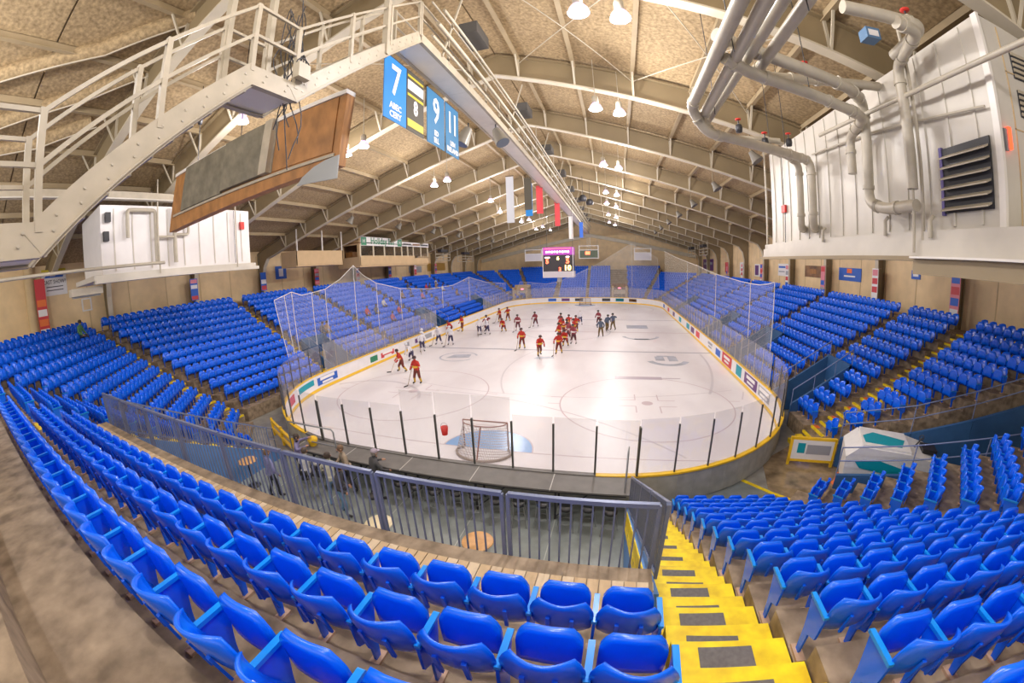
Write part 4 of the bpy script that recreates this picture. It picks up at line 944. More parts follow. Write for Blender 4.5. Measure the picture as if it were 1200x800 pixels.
# ------------------------------------------------------------------ lamps
BULB = mat('lamp_glow', (1.0, .93, 1.0), .3, emit=26.0)
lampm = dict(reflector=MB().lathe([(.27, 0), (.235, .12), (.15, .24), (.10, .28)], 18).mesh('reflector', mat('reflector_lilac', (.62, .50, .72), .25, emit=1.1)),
             lens=MB().lathe([(0, -.06), (.14, -.045), (.23, .0), (.255, .02), (0, .03)], 18).mesh('lens', BULB),
             ballast=MB().lathe([(.10, .28), (.13, .30), (.13, .55), (.07, .60), (0, .60)], 12).mesh('ballast', PIPE))
def lamp(x, y, z, label, power=1.0):
    o = thing('high_bay_lamp', label, 'lamp', (x, y, z), 0, 'high bay lamps under the roof')
    for n_, m_ in lampm.items(): link(n_, m_, o)
    zr = ROOF(x) + .98 - z
    if zr > .7: link('rod', MB().tube([(0, 0, .58), (0, 0, zr)], .018, 6).mesh('rod', PIPE), o)
    l = bpy.data.lights.new('lamp_light', 'POINT'); l.energy = LAMP_POWER * power; l.shadow_soft_size = .2; l.color = (1.0, .95, .93)
    lo = link('lamp_light', l, o, (0, 0, -.24)); return o
RP = [(678, 15), (727, 22), (698, 128), (726, 134), (707, 194), (725, 198), (710, 226), (723, 229), (711, 239), (722, 243), (713, 252), (722, 255), (714, 261), (721, 264)]
LPX = [(283, 143), (406, 182), (426, 172), (509, 218), (524, 212), (575, 236), (586, 249), (597, 246), (611, 260), (620, 258), (628, 269), (636, 266), (645, 270)]
for i, (x, y) in enumerate(RP):
    q = at(x, y, 'z', 13.4); lamp(q.x, q.y, 13.4, 'bright high bay lamp hanging over the right half of the ice')
for i, (x, y) in enumerate(LPX):
    q = at(x, y, 'z', 12.9)
    lab = 'single bright high bay lamp hanging behind the big brown panel' if i == 0 else 'bright high bay lamp hanging over the left half of the ice'
    lamp(q.x, q.y, 12.9, lab)
for x in (4.4, 5.4, -7.5, -6.1): lamp(x, -8.2 if x > 0 else -12.5, 12.9 if x > 0 else 12.7, 'high bay lamp hanging over the near seats')
# roof loudspeakers
def horn(x, y, z, dirx, label):
    o = thing('loudspeaker', label, 'speaker', (x, y, z), 0, 'roof loudspeakers'); p = Vector((x, y, z)); d = Vector((dirx, -.3, -.9)).normalized()
    MB().tube([p, p + d * .18, p + d * .55], [.12, .16, .30], 10).build('horn', mat('speaker_grey', (.16, .145, .12), .6), o); MB().tube([p, (x, y, min(z + .9, ROOF(x) + .3))], .03, 6).build('bracket', STEEL, o)
for i in range(7): horn(11.2, 7.5 + 7 * i, 12.2, .5, 'grey horn loudspeaker bracketed below the right roof slope')
for i in range(6): horn(-13.5, 13.8 + 7 * i, 11.5, -.5, 'grey horn loudspeaker bracketed below the left roof slope')
for y in (26.5, 29): 
    o = thing('loudspeaker', 'round black loudspeaker hung beside the ridge catwalk, the ' + ('nearer' if y < 28 else 'farther') + ' one to the banners', 'speaker', (2.2 + .2 * (y - 26.5), y, 13.3)); MB().lathe([(.0, 0), (.34, .05), (.38, .35), (.2, .6), (0, .62)], 14, (2.2 + .2 * (y - 26.5), y, 13.0)).build('cabinet', DARK, o); MB().tube([(2.2 + .2 * (y - 26.5), y, 13.6), (2.2 + .2 * (y - 26.5), y, 15.4)], .02, 5).build('hanger', DARK, o)

# ------------------------------------------------------------------ plant units with their pipes
def elbow_path(pts, r=.22, n=5):             # polyline with rounded corners
    P = [Vector(p) for p in pts]; out = [P[0]]
    for a, b_, c in zip(P, P[1:], P[2:]):
        d0 = (a - b_).normalized(); d1 = (c - b_).normalized(); rr = min(r, (a - b_).length * .45, (c - b_).length * .45)
        p, q = b_ + d0 * rr, b_ + d1 * rr
        for i in range(n + 1): t = i / n; out.append(p.lerp(b_, t).lerp(b_.lerp(q, t), t))
    out.append(P[-1]); return out
ru = thing('plant_unit', 'large cream rooftop plant unit with vertical ribs and a louvre on the right', 'plant unit', (13.6, 1.5, 7.9))
UX0, UX1, UY0, UY1, UZ0, UZ1 = 12.0, 15.0, -4.3, 7.3, 8.05, 12.05
UW = mat('unit_cream', (.60, .56, .49), .35, noise=.08, scale=1.5)
sl = lambda x: min(UZ1, ROOF(x) - .02)
MB().prism([(UX0, UY0, UZ0), (UX1, UY0, UZ0), (UX1, UY0, sl(UX1)), (UX0, UY0, UZ1)], (0, UY1 - UY0, 0)).build('casing', UW, ru)
for i in range(15):
    y = UY0 + .55 + .76 * i
    MB().box(UX0 - .035, UX0, y - .03, y + .03, UZ0 + .1, UZ1 - .05).build('casing_rib', UW, ru)
MB().box(UX0 - .06, UX0 + .02, UY0 - .05, UY0 + .10, UZ0, UZ1).build('corner_post', WHITE, ru)
lv = MB().box(UX0 - .05, UX0 - .01, -4.05, -2.72, 8.42, 9.74).build('louvre', DARK, ru)
for i in range(6): MB().prism([(UX0 - .06, -4.03, 8.50 + .21 * i), (UX0 - .20, -4.03, 8.44 + .21 * i), (UX0 - .20, -4.03, 8.47 + .21 * i), (UX0 - .06, -4.03, 8.54 + .21 * i)], (0, 1.28, 0)).build('louvre_blade', CREAM, lv)
MB().box(UX0 - .07, UX0 - .0, -2.74, -2.66, 8.38, 9.78).build('louvre_jamb', mat('jamb_blue', (.15, .12, .35), .5), ru)
for zc in (11.2, 10.45): 
    gp = MB().box(12.75, 13.45, UY0 - .03, UY0, zc - .28, zc + .24).build('grille', DARK, ru)
    for j in range(5): MB().box(12.75, 13.45, UY0 - .05, UY0 - .03, zc - .26 + .11 * j, zc - .20 + .11 * j).build('grille_bar', CREAM, gp)
for zc in (9.9, 11.0): MB().box(12.5, 14.0, UY0 - .02, UY0, zc - .01, zc + .01).build('panel_seam', TAN2, ru)
MB().box(12.5, 12.52, UY0 - .02, UY0, 8.1, 11.9).build('panel_seam', TAN2, ru)
MB().box(12.13, 12.22, UY0 - .10, UY0 - .02, 9.45, 9.85).build('indicator_lamp', mat('indicator_red', (1, .06, .02), .4, emit=2.5), ru); MB().box(12.05, 12.13, UY0 - .08, UY0 - .02, 9.42, 9.82).build('indicator_case', GREYM, ru)
MB().box(UX0 - .32, UX1, -6.0, UY1 + .1, 7.86, 8.05).build('platform', UW, ru)
MB().box(UX0 - .36, UX0 - .26, -6.0, UY1 + .2, 7.52, 7.86).build('edge_beam', UW, ru)
MB().box(UX0 - .52, UX0 - .34, -2.3, UY1 + .2, 7.42, 7.52).build('lower_flange', STEEL, ru)
MB().box(UX0 - .60, UX0 - .38, -6.5, -2.3, 7.14, 7.46).build('support_beam', STEEL, ru); MB().box(UX0 - .72, UX0 - .26, -6.5, -2.3, 7.46, 7.50).build('support_flange', WHITE, ru)
for y in (7.2, -2.3): MB().bar((UX0 - .3, y, 7.5), (UX0 - .3, y, ROOF(11.7) + .1), .06, .06).build('hanger', PIPE, ru)
for y0, y1, z in ((-5.6, 7.2, 10.55),): MB().tube([(UX0 - .55, -6.2, 10.75), (UX0 - .45, -2.3, 11.0), (UX0 - .4, 2, 11.3)], .06, 8).build('conduit', PIPE, ru)
MB().tube([(UX0 - .1, -4.1, 10.25), (UX0 - .1, -.3, 10.75), (UX0 - .1, 3.2, 11.0)], .03, 6).build('conduit', PIPE, ru)
MB().box(UX0 - .12, UX0 - .03, 5.7, 6.05, 9.3, 9.6).build('red_box', RED, ru); MB().tube([(UX0 - .06, 5.8, 9.3), (UX0 - .06, 5.8, 8.1)], .015, 5).build('cable', DARK, ru); MB().tube([(UX0 - .06, 5.9, 9.6), (UX0 - .06, 5.9, 11.6)], .015, 5).build('cable', DARK, ru)
pp = thing('pipework', 'bundle of thick lagged pipes running under the roof and down the right plant unit', 'pipes', (9, -1, 8.4))
def pipe(pts, r=.14, collars=()):
    e = elbow_path(pts, .34); MB().tube(e, r, 12).build('pipe', PIPE, pp)
    for a, b_, c in zip(pts, pts[1:], pts[2:]):
        for q in (a, c):
            d = (Vector(q) - Vector(b_)).normalized(); p = Vector(b_) + d * .40; MB().tube([p - d * .05, p + d * .05], r + .025, 12).build('pipe_collar', PIPE, pp)
pipe([(7.05, -7.5, 11.3), (7.05, .55, 11.3), (7.5, .9, 10.72), (11.0, 2.6, 10.72), (11.55, 2.7, 10.6), (11.55, 2.7, 8.5), (11.95, 3.3, 8.45)], .14)
pipe([(7.38, -7.5, 11.25), (7.45, 1.1, 11.2), (7.8, 1.4, 10.85), (11.0, 3.4, 10.95), (11.6, 3.7, 10.8), (11.6, 3.7, 8.55), (11.95, 4.2, 8.5)], .13)
pipe([(7.0, -2.7, 11.55), (7.6, -2.35, 11.5), (10.6, -1.4, 11.35), (11.6, -.5, 11.5), (11.6, -.35, 8.85), (11.6, -1.1, 8.62), (11.6, -2.2, 8.6)], .14)
pipe([(7.2, -2.4, 11.2), (7.8, -2.1, 11.05), (10.4, -1.2, 10.95), (11.3, -.9, 10.9), (11.5, .2, 10.7), (11.5, .2, 9.7)], .13)
pipe([(7.75, -7.5, 11.35), (7.75, 2.0, 11.35)], .12); pipe([(8.15, -7.5, 11.35), (8.15, -1.4, 11.35), (9.6, -1.0, 11.6), (11.9, -.9, 11.8)], .12)
pipe([(11.55, -2.15, 8.95), (11.55, -2.15, 11.75), (11.0, -3.6, 11.75), (10.4, -3.7, 11.75)], .13)
pipe([(9.0, 3.0, 11.3), (10.6, 3.0, 11.3)], .10); pipe([(9.3, -3.6, 11.9), (11.2, -3.6, 11.9), (11.3, -2.4, 11.85)], .13)
MB().tube([(11.55, -2.15, 7.6), (11.55, -2.15, 8.95)], .035, 8).build('drop_rod', PIPE, pp)
vb = MB().box(10.4, 10.75, -2.75, -2.45, 11.95, 12.2).build('valve_actuator', mat('actuator_blue', (.10, .20, .34), .5), pp)
MB().box(10.45, 10.7, -2.76, -2.7, 12.0, 12.14).build('actuator_label', PUREW, vb)
for x, y, z in ((9.7, -1.0, 11.75), (8.9, 2.2, 11.35), (10.9, 2.9, 11.25), (10.9, -3.5, 11.95), (10.3, 3.1, 11.0), (9.9, 2.6, 11.1)):
    v = MB().lathe([(0, -.14), (.10, -.12), (.12, 0), (.10, .12), (0, .14)], 10, (x, y, z)).build('valve', DARK, pp); MB().tube([(x, y, z + .1), (x, y, z + .3)], .02, 6).build('valve_stem', DARK, v); MB().lathe([(.0, .28), (.10, .29), (.10, .32), (0, .33)], 10, (x, y, z)).build('handwheel', RED, v)
for x, y in ((7.2, -3), (8.0, -4.5), (7.6, .2), (9.5, -1.4), (10.6, 2.6), (10.4, 3.4)): MB().tube([(x, y, 11.0), (x, y, ROOF(x) + 1.0)], .012, 5).build('pipe_hanger', DARK, pp)
for y, z in ((2.2, 8.2), (-1.0, 8.25), (-2.6, 8.15)): MB().tube([(11.72, y, z + .2), (11.62, y, z + .1), (11.62, y, z - .25)], .05, 8).build('drain_trap', PIPE, pp)

lu = thing('plant_unit', 'white plant unit with small pipes hung above the left stand', 'plant unit', (-15.4, .2, 8.2))
MB().prism([(-14, -3.8, 8.35), (-17, -3.8, 8.35), (-17, -3.8, 11.0), (-14, -3.8, 11.25)], (0, 8.4, 0)).build('casing', mat('unit_white', (.80, .77, .76), .3, noise=.06, scale=1.5), lu)
for i in range(9): MB().box(-14.0, -13.97, -3.2 + .9 * i, -3.15 + .9 * i, 8.45, 11.1).build('casing_rib', UW, lu)
MB().box(-17, -13.7, -4.3, 4.75, 8.12, 8.33).build('platform', UW, lu); MB().box(-13.72, -13.5, -4.3, 4.8, 7.98, 8.14).build('edge_beam', UW, lu)
MB().tube([(-13.45, -9.0, 8.55), (-13.4, -1.0, 8.6)], .07, 8).build('conduit', PIPE, lu)
MB().box(-13.7, -13.55, -9.0, .8, 11.45, 11.75).build('support_beam', CREAM, lu); MB().box(-13.8, -13.45, -9.0, .8, 11.40, 11.45).build('support_flange', UW, lu)
for pts, r in (([(-13.75, -2.6, 9.8), (-13.75, -2.6, 11.0), (-13.75, -1.2, 11.0), (-13.75, -1.2, 8.7)], .09), ([(-13.75, -.2, 11.2), (-13.75, -.2, 8.6)], .10), ([(-13.75, -1.2, 9.8), (-13.75, -.2, 9.8)], .06), ([(-13.8, .6, 11.1), (-13.8, .6, 9.9), (-13.8, -.2, 9.9)], .07)):
    MB().tube(elbow_path(pts, .18), r, 10).build('pipe', PIPE, lu)
for y, z in ((-3.5, 10.7), (-3.6, 9.9)): MB().box(-13.95, -13.75, y - .12, y + .12, z - .2, z + .2).build('switch_box', DARK, lu)
MB().box(-13.95, -13.82, 3.9, 4.15, 10.2, 10.6).build('red_box', RED, lu); MB().tube([(-13.9, 3.5, 11.2), (-13.9, 3.5, 8.4)], .02, 5).build('cable', DARK, lu)
for y in (-1.15, 3.4): MB().bar((-13.6, y, 8.1), (-13.6, y, 12.4), .05, .05).build('hanger', PIPE, lu)
dv = thing('roller_box', 'grey roller box hung under the left plant unit', 'box', (-14, -4.6, 7.6)); MB().box(-14.4, -13.9, -5.3, -3.9, 7.62, 7.92).build('case', PIPE, dv); MB().box(-14.3, -14.0, -5.2, -4.0, 7.55, 7.62).build('slot', GREYM, dv); MB().tube([(-14.15, -4.2, 7.85), (-14.15, -4.2, 8.1)], .03, 5).build('hanger', PIPE, dv)
# ------------------------------------------------------------------ scoreboard, screens, press box
sb = thing('scoreboard', 'hanging scoreboard with red and yellow lit digits over centre ice', 'scoreboard', (-.75, 30.5, 5.8))
MB().box(-2.3, .8, 29.6, 31.4, 6.4, 8.1).build('cabinet', mat('board_black', (.03, .025, .03), .5), sb)
MB().box(-2.35, .85, 29.55, 31.45, 5.78, 6.42).build('lower_band', mat('board_grey', (.55, .52, .56), .5), sb)
hd = MB().box(-2.3, .8, 29.55, 31.45, 8.1, 8.9).build('header', mat('header_purple', (.30, .04, .32), .5, emit=.6), sb)
MB().box(-2.1, .6, 29.53, 29.55, 8.72, 8.80).build('header_strip', mat('strip_red', (1, .1, .1), .5, emit=2), sb)
for x in (-2.33, .78): MB().box(x, x + .05, 29.5, 29.56, 5.9, 8.85).build('edge_trim', PUREW, sb)
LED = mat('led_red', (1, .10, .04), .5, emit=5); LEDY = mat('led_yellow', (1, .62, .16), .5, emit=6); LEDW = mat('led_pale', (1, .75, .8), .5, emit=3)
for t, x, z, s_, m in (('5', -1.85, 7.45, .65, LED), ('6', -.75, 7.75, .5, LEDY), ('5', .25, 7.45, .75, LED), ('10', .22, 6.75, .75, LEDY), ('3', -.55, 6.62, .5, LED)): place_text(t, s_, m, sb, (x, 29.56, z), (1, 0, 0), (0, 0, 1), bold=.02, name='led_digit')
for x, z, w in ((-1.85, 7.85, .5), (.25, 7.9, .35)): MB().box(x - w / 2, x + w / 2, 29.57, 29.6, z - .06, z + .06).build('led_strip', LEDW, sb)
for i in range(9): MB().box(-2.0 + .28 * i, -1.82 + .28 * i, 29.53, 29.55, 8.32 + .03 * (i % 2), 8.52).build('header_letter', LEDW, sb)
for x in (-2, .7): MB().tube([(x, 30.5, 8.9), (x, 30.5, ROOF(x) + 1)], .02, 6).build('hanging_cable', DARK, sb)
MB().tube([(-.75, 30.5, 5.78), (-.75, 30.5, 5.3)], .25, 10).build('speaker_pod', mat('pod_grey', (.5, .5, .5), .5), sb)
def board(x0, x1, y, z0, z1, m, label, frame=PUREW, lit=None):
    o = thing('wall_screen', label, 'screen', ((x0 + x1) / 2, y, z0))
    MB().box(x0, x1, y - .1, y, z0, z1).build('screen', m, o)
    for a in (x0, x1): MB().box(a - .08, a + .08, y - .14, y + .02, z0 - .1, z1 + .9).build('frame_post', frame, o)
    for a in (z0, z1, z1 + .8): MB().box(x0, x1, y - .13, y - .02, a - .06, a + .06).build('frame_rail', frame, o)
    for a in (x0 + .2, x1 - .2): MB().tube([(a, y, z1 + .8), (a, y, min(12.3, ROOF(a)))], .03, 5).build('hanger', PIPE, o)
    if lit: MB().box(*lit).build('lit_digits', LED, o)
board(-12.4, -9.1, 66, 8.0, 9.4, mat('screen_white', (.72, .70, .76), .6), 'plain white projection screen hung left of the scoreboard')
board(9.1, 12.3, 66, 7.9, 9.3, mat('screen_white', (.7, .7, .7), .6), 'plain white projection screen hung at the far right end')
board(-1.6, 2.1, 66, 8.3, 9.9, mat('screen_green', (.12, .16, .11), .6), 'dark green auxiliary scoreboard with a red figure behind the main scoreboard', lit=(-.4, .5, 65.85, 65.88, 9.0, 9.6))
o = thing('wall_ladder', 'caged ladder dropping from the far end of the ridge catwalk', 'ladder', (.3, 66.4, 8))
for x in (-.05, .55): MB().box(x - .04, x + .04, 66.3, 66.4, 8.5, 13.2).build('stile', PIPE, o)
for i in range(11): MB().box(-.05, .55, 66.32, 66.38, 8.8 + .4 * i, 8.87 + .4 * i).build('rung', PIPE, o)

pb = thing('press_box', 'tan press box with glazed front hung above the left stand', 'press box', (-20.2, 29.5, 7.9))
BOXT = mat('booth_tan', (.66, .47, .26), .7, noise=.08, scale=1.5)
MB().box(-22.0, -19.2, 21.9, 36.9, 7.85, 8.0).build('floor_slab', BOXT, pb); MB().box(-19.25, -19.1, 21.9, 33.2, 8.0, 9.0).build('front_parapet', BOXT, pb); MB().box(-19.25, -19.1, 33.2, 36.9, 8.0, 8.7).build('front_parapet', BOXT, pb)
MB().box(-22.0, -21.85, 21.9, 36.9, 8.0, 10.6).build('rear_wall', BROWNP, pb); MB().box(-22, -19.1, 21.85, 22.0, 8.0, 8.9).build('side_wall', BOXT, pb); MB().box(-22, -19.1, 21.85, 22.0, 10.1, 10.9).build('side_wall', BOXT, pb)
MB().box(-22, -21.2, 21.85, 22.0, 8.9, 10.1).build('side_wall', BOXT, pb); MB().box(-19.4, -19.1, 21.85, 22.0, 8.9, 10.1).build('side_wall', BOXT, pb)
MB().box(-22, -19.0, 21.8, 37.0, 10.2 + .05, 10.35).build('roof_slab', BROWNP, pb)
for y in (22.0, 24.3, 26.4, 28.5, 30.1, 31.5, 32.9, 34.9, 36.8): MB().box(-19.22, -19.08, y - .07, y + .07, 8.9, 10.1).build('mullion', mat('mullion_cream', (.78, .68, .5), .5), pb)
for y0, y1 in ((22.1, 24.2), (24.4, 26.3), (26.5, 28.4), (28.6, 30.0), (30.2, 31.4), (31.6, 32.8), (33, 34.8), (35, 36.7)): MB().box(-19.17, -19.15, y0, y1, 8.95, 10.05).build('window_pane', see_through('booth_glass', (.12, .09, .06), .35, .05, .12), pb)
for y, c in ((23.0, WOOD), (25.0, DARK), (29.0, DARK), (34.0, DARK)): MB().box(-21.5, -20.6, y - .4, y + .4, 8.0, 9.5).build('desk_unit', c, pb)
o1 = thing('press_sign', 'white sign with green lettering on the press box front', 'sign', (-19.0, 26.0, 10.05))
MB().box(-19.06, -19.0, 22.0, 30.0, 10.02, 10.92).build('sign_board', PUREW, o1); place_text('Holiday Inn', .95, GPRINT, o1, (-18.99, 26.0, 10.5), (0, 1, 0), (0, 0, 1), bold=.02, squeeze=1.05)
for y in (22.5, 29.5): MB().box(-19.0, -18.985, y - .45, y + .45, 10.06, 10.88).build('green_logo', GPRINT, o1); place_text('H', .6, PUREW, o1, (-18.975, y, 10.47), (0, 1, 0), (0, 0, 1))
o2 = thing('press_sign', 'narrow white sign with dark lettering on the press box front', 'sign', (-19.0, 33.5, 10.1))
MB().box(-19.06, -19.0, 30.1, 36.9, 10.12, 10.62).build('sign_board', PUREW, o2)
for y0, y1 in ((30.3, 32.2), (32.6, 34.4), (34.7, 36.7)): MB().box(-19.0, -18.99, y0, y1, 10.26, 10.46).build('print_line', DPRINT if y0 != 32.6 else BROWNP, o2)
for y in (22, 30, 36.8): MB().bar((-19.15, y, 10.3), (-19.15, y, ROOF(19.15)), .1, .1, 0).build('hanger', WHITE, pb)
b2_ = thing('camera_booth', 'open tan camera balcony hung beside the press box', 'balcony', (-19.8, 16, 8.2))
MB().box(-21, -19.2, 13.2, 19.3, 8.2, 8.35).build('floor_slab', BOXT, b2_); MB().box(-19.3, -19.15, 13.2, 19.3, 8.3, 9.5).build('front_parapet', BOXT, b2_)
for y in (13.25, 19.25): MB().box(-21, -19.15, y - .07, y + .07, 8.3, 9.5).build('side_parapet', BOXT, b2_)
for y in (13.4, 16.5, 19.2): MB().bar((-19.2, y, 9.4), (-19.2, y, ROOF(19.2) + .9), .09, .09).build('hanger', WHITE, b2_)
# open tube balconies farther along both walls
for x, y0, y1, z, lab in ((-19.5, 40, 45, 8.4, 'white tube lighting balcony beyond the press box'), (-19.5, 48, 55, 8.2, 'white tube lighting balcony in the far left bay'), (19.0, 48, 53.5, 8.6, 'white tube lighting balcony in the far right bay'), (19.0, 57, 63, 8.6, 'white tube lighting balcony at the far right corner')):
    o = thing('lighting_balcony', lab, 'balcony', (x, (y0 + y1) / 2, z))
    for dz in (0, .45, .9): MB().box(x - .04, x + .04, y0, y1, z + dz - .04, z + dz + .04).build('rail', PIPE, o)
    for y in (y0, (y0 + y1) / 2, y1): MB().box(x - .04, x + .04, y - .04, y + .04, z, ROOF(x) + .3).build('hanger', PIPE, o)
    MB().box(x - .3, x + .3, (y0 + y1) / 2 - 1.2, (y0 + y1) / 2 + 1.2, z + 1.2, z + 1.6).build('spot_bar', DARK, o)

# ------------------------------------------------------------------ wall posters and column banners
def poster(x, y0, y1, z0, z1, base, label, prints=()):
    o = thing('wall_poster', label, 'poster', (x, (y0 + y1) / 2, z0)); s = 1 if x < 0 else -1; X = x
    MB().box(min(X, X + s * .03), max(X, X + s * .03), y0, y1, z0, z1).build('board', base, o)
    for u0, u1, v0, v1, c in prints: MB().box(min(X + s * .03, X + s * .04), max(X + s * .03, X + s * .04), y0 + (y1 - y0) * u0, y0 + (y1 - y0) * u1, z0 + (z1 - z0) * v0, z0 + (z1 - z0) * v1).build('print', c, o)
xr = WR - .02; xl = WL + .02
poster(xr, 28.2, 31.6, 6.25, 7.5, PUREW, 'white poster with dark figure on the right wall', [(.05, .3, .15, .6, DPRINT), (.45, .95, .65, .8, BPRINT), (.5, .95, .3, .4, GREY2)])
poster(xr, 21.9, 25.3, 6.4, 7.4, BROWNP, 'dark brown action photo poster on the right wall', [(.35, .7, .3, .7, WOOD)])
poster(xr, 16.2, 19.3, 6.4, 7.35, BPRINT, 'royal blue poster with orange mark on the right wall', [(.4, .62, .6, .95, ORANGE), (.25, .75, .3, .42, PUREW)])
poster(xr, 35.5, 39, 5.9, 7.4, PUREW, 'white and purple poster far along the right wall', [(.6, .95, .1, .9, PURPLE), (.1, .4, .4, .7, RPRINT)])
poster(xr, 42, 45, 6.0, 7.6, PUREW, 'plain pale poster far along the right wall', [(.3, .7, .4, .6, GREY2)])
poster(xr, 50, 52.5, 6.0, 7.6, RPRINT, 'small dark red poster far along the right wall')
poster(xr, 60, 68, 6.1, 8.2, PURPLE, 'long purple banner in the far right corner', [(.1, .9, .5, .7, GREY2)])
poster(xr, 9.95, 10.75, 6.95, 7.45, BPRINT, 'small blue section marker on the right wall', [(.2, .8, .3, .7, PUREW)])
poster(xl, 15.5, 16.9, 7.4, 8.6, BPRINT, 'small blue section marker on the left wall', [(.3, .7, .2, .8, PUREW)])
poster(xl, -2.2, -1.5, 6.95, 7.75, PUREW, 'small white framed notice on the left wall', [(.15, .85, .1, .9, TAN)])
poster(xl, 47, 54, 6.9, 8.2, mat('ochre_print', (.45, .26, .05), .6), 'ochre banner far along the left wall'); poster(xl, 41, 45, 6.8, 7.8, GREY2, 'grey poster far along the left wall')
lp_ = thing('wall_poster', 'white poster with blue band and hand lettering on the left wall', 'poster', (xl, -3.8, 8.2))
MB().box(xl, xl + .03, -4.65, -3.05, 8.2, 9.75).build('board', PUREW, lp_)
MB().prism([(xl + .035, -4.5, 9.25), (xl + .035, -3.25, 9.25), (xl + .035, -3.2, 9.5), (xl + .035, -4.2, 9.55)], (.008, 0, 0)).build('blue_band', BPRINT, lp_)
MB().box(xl + .03, xl + .035, -4.65, -3.05, 9.6, 9.75).build('yellow_edge', YPRINT, lp_)
place_text('CAST SHOW?', .34, DPRINT, lp_, (xl + .04, -3.85, 8.98), (0, 1, 0), (0, 0, 1), squeeze=.72)
for zz in (8.68, 8.48): MB().box(xl + .03, xl + .036, -4.4, -3.3, zz, zz + .05).build('print_line', DPRINT, lp_)
def column_banner(x, y, z0, z1, cols, label):
    o = thing('column_banner', label, 'banner', (x, y, z0)); n = len(cols)
    MB().box(x - .02, x + .02, y - .32, y + .32, z0, z1).build('cloth', cols[0], o)
    for i, c in enumerate(cols[1:]):
        za = z0 + (z1 - z0) * (i + .15) / (n - 1); zb = z0 + (z1 - z0) * (i + .85) / (n - 1)
        for d in (-1, 1): MB().box(x + d * .022 - .003, x + d * .022 + .003, y - .28, y + .28, za, zb).build('print', c, o)
    MB().bar((x, y, z1), (x - (1 if x > 0 else -1) * -.5, y, z1), .03, .03).build('bracket', PIPE, o)
OR2 = mat('banner_orange', (.85, .20, .05), .6); PK = mat('banner_pink', (.75, .25, .30), .6)
for i, y in enumerate(FR[1:]):
    if y > 50: break
    sets = [(PK, PUREW, BPRINT, RPRINT, BPRINT), (PUREW, PUREW, RPRINT, RPRINT, PK), (PK, GREY2, BPRINT, PK, RPRINT), (PUREW, BPRINT, RPRINT, GREY2, PK)]
    c = sets[i % 4]
    if y > 5: column_banner(WR - 1.05, y - .45, 5.3, 7.4, c, 'tall printed banner on the right wall column, %s frame along' % ORD[i])
    if y > -2: column_banner(WL + 1.05, y - .45, 6.5, 8.1, c[::-1] if y != 13.6 else (BPRINT, RPRINT, PUREW, BPRINT), 'tall printed banner on the left wall column, %s frame along' % ORD[i])
column_banner(WL + .8, -4.95, 5.9, 9.2, (RPRINT, PUREW, OR2, PUREW, OR2, RPRINT, RPRINT), 'tall red and orange banner beside the tan corner column on the left')
cc = MB().tube([(WL + .35, -5.5, 0), (WL + .35, -5.5, 10.2)], .33, 16).build('wall_column', TAN2); tag(cc, 'round tan column by the left wall poster', None, None, 'structure')

# ------------------------------------------------------------------ protective netting
def net(name, label, base, top, ropes=()):
    o = thing(name, label, 'net', (base[0][0], base[0][1], base[0][2])); n = len(base); mb = MB(); vv = []; uvs = []; J = 6; L = 0
    for i in range(n):
        if i: L += (Vector(base[i][:2] + (0,)) - Vector(base[i - 1][:2] + (0,))).length
        for j in range(J + 1):
            t = j / J; p = Vector(base[i]).lerp(Vector(top[i]), t); w_ = .10 * math.sin(i * 2.1) * t * (1 - .3 * t); vv.append((p.x + w_, p.y, p.z)); uvs.append((L + .15 * math.sin(j + i), p.z))
    W = J + 1; mb.add(vv, [(i * W + j, (i + 1) * W + j, (i + 1) * W + j + 1, i * W + j + 1) for i in range(n - 1) for j in range(J)], 0, True)
    q = mb.build('netting', NET, o); uv = q.data.uv_layers.new(name='UVMap')
    for l in q.data.loops: uv.data[l.index].uv = uvs[l.vertex_index]
    ROPE = mat('net_rope', (.72, .70, .66), .6)
    MB().tube(top, .022, 6).build('top_cable', ROPE, o)
    for i in ropes: MB().tube([base[i], top[i]], .02, 5).build('side_rope', ROPE, o)
def interp(pts, ys):
    out = []
    for y in ys:
        for a, c in zip(pts, pts[1:]):
            if a[0] <= y <= c[0]: t = (y - a[0]) / (c[0] - a[0]); out.append(a[1] + (c[1] - a[1]) * t); break
    return out
YL = [5.2, 6.0, 6.6, 7.5, 8.5, 9.8, 11.4, 13.0, 14.2, 15.8, 17.6, 19.4, 22, 25, 28, 31, 33.5, 36.1, 39, 43, 48, 53]
zt = interp([(5.2, 6.12), (6.6, 6.45), (7.6, 6.15), (9.8, 6.35), (11.4, 6.9), (13.0, 7.8), (14.2, 7.0), (15.8, 6.35), (19.4, 5.65), (25, 5.2), (31, 5.2), (36.1, 5.9), (43, 4.9), (53.1, 4.2)], YL)
lx = lambda y: -half_w(max(y, 4.9)) - .12
net('safety_net', 'white protective netting rising to a point along the left boards', [(lx(y), y, 2.9) for y in YL], [(min(lx(y), -12.9), y, z_) for y, z_ in zip(YL, zt)], (0, 1, 2, 4, 5, 7, 9, 11, 14, 17))
YR = [9.4, 10.2, 11.5, 13, 15, 18, 21, 24, 28, 33, 39, 46, 52]
topR = []
for y in YR:
    topR.append((13.05, y, 0))
pxs = [(905, 330), (897, 332), (886, 333), (872, 331), (858, 328), (842, 323.5), (830, 320), (820, 316), (810, 311), (800, 307), (790, 303), (780, 299), (772, 296)]
topR = []
for (px, py), y in zip(pxs, YR): q = at(px, py, 'x', 13.05); topR.append((13.05, y, q.z))
net('safety_net', 'white protective netting along the right boards with a straight near edge', [(half_w(y) + .1, y, 2.9) for y in YR], topR, (0, 3, 6, 9))
XF = [-12.5, -10, -7.5, -5, -2.5, 0, 2.5, 5, 6.8, 8.3, 9.8, 11.5, 13]
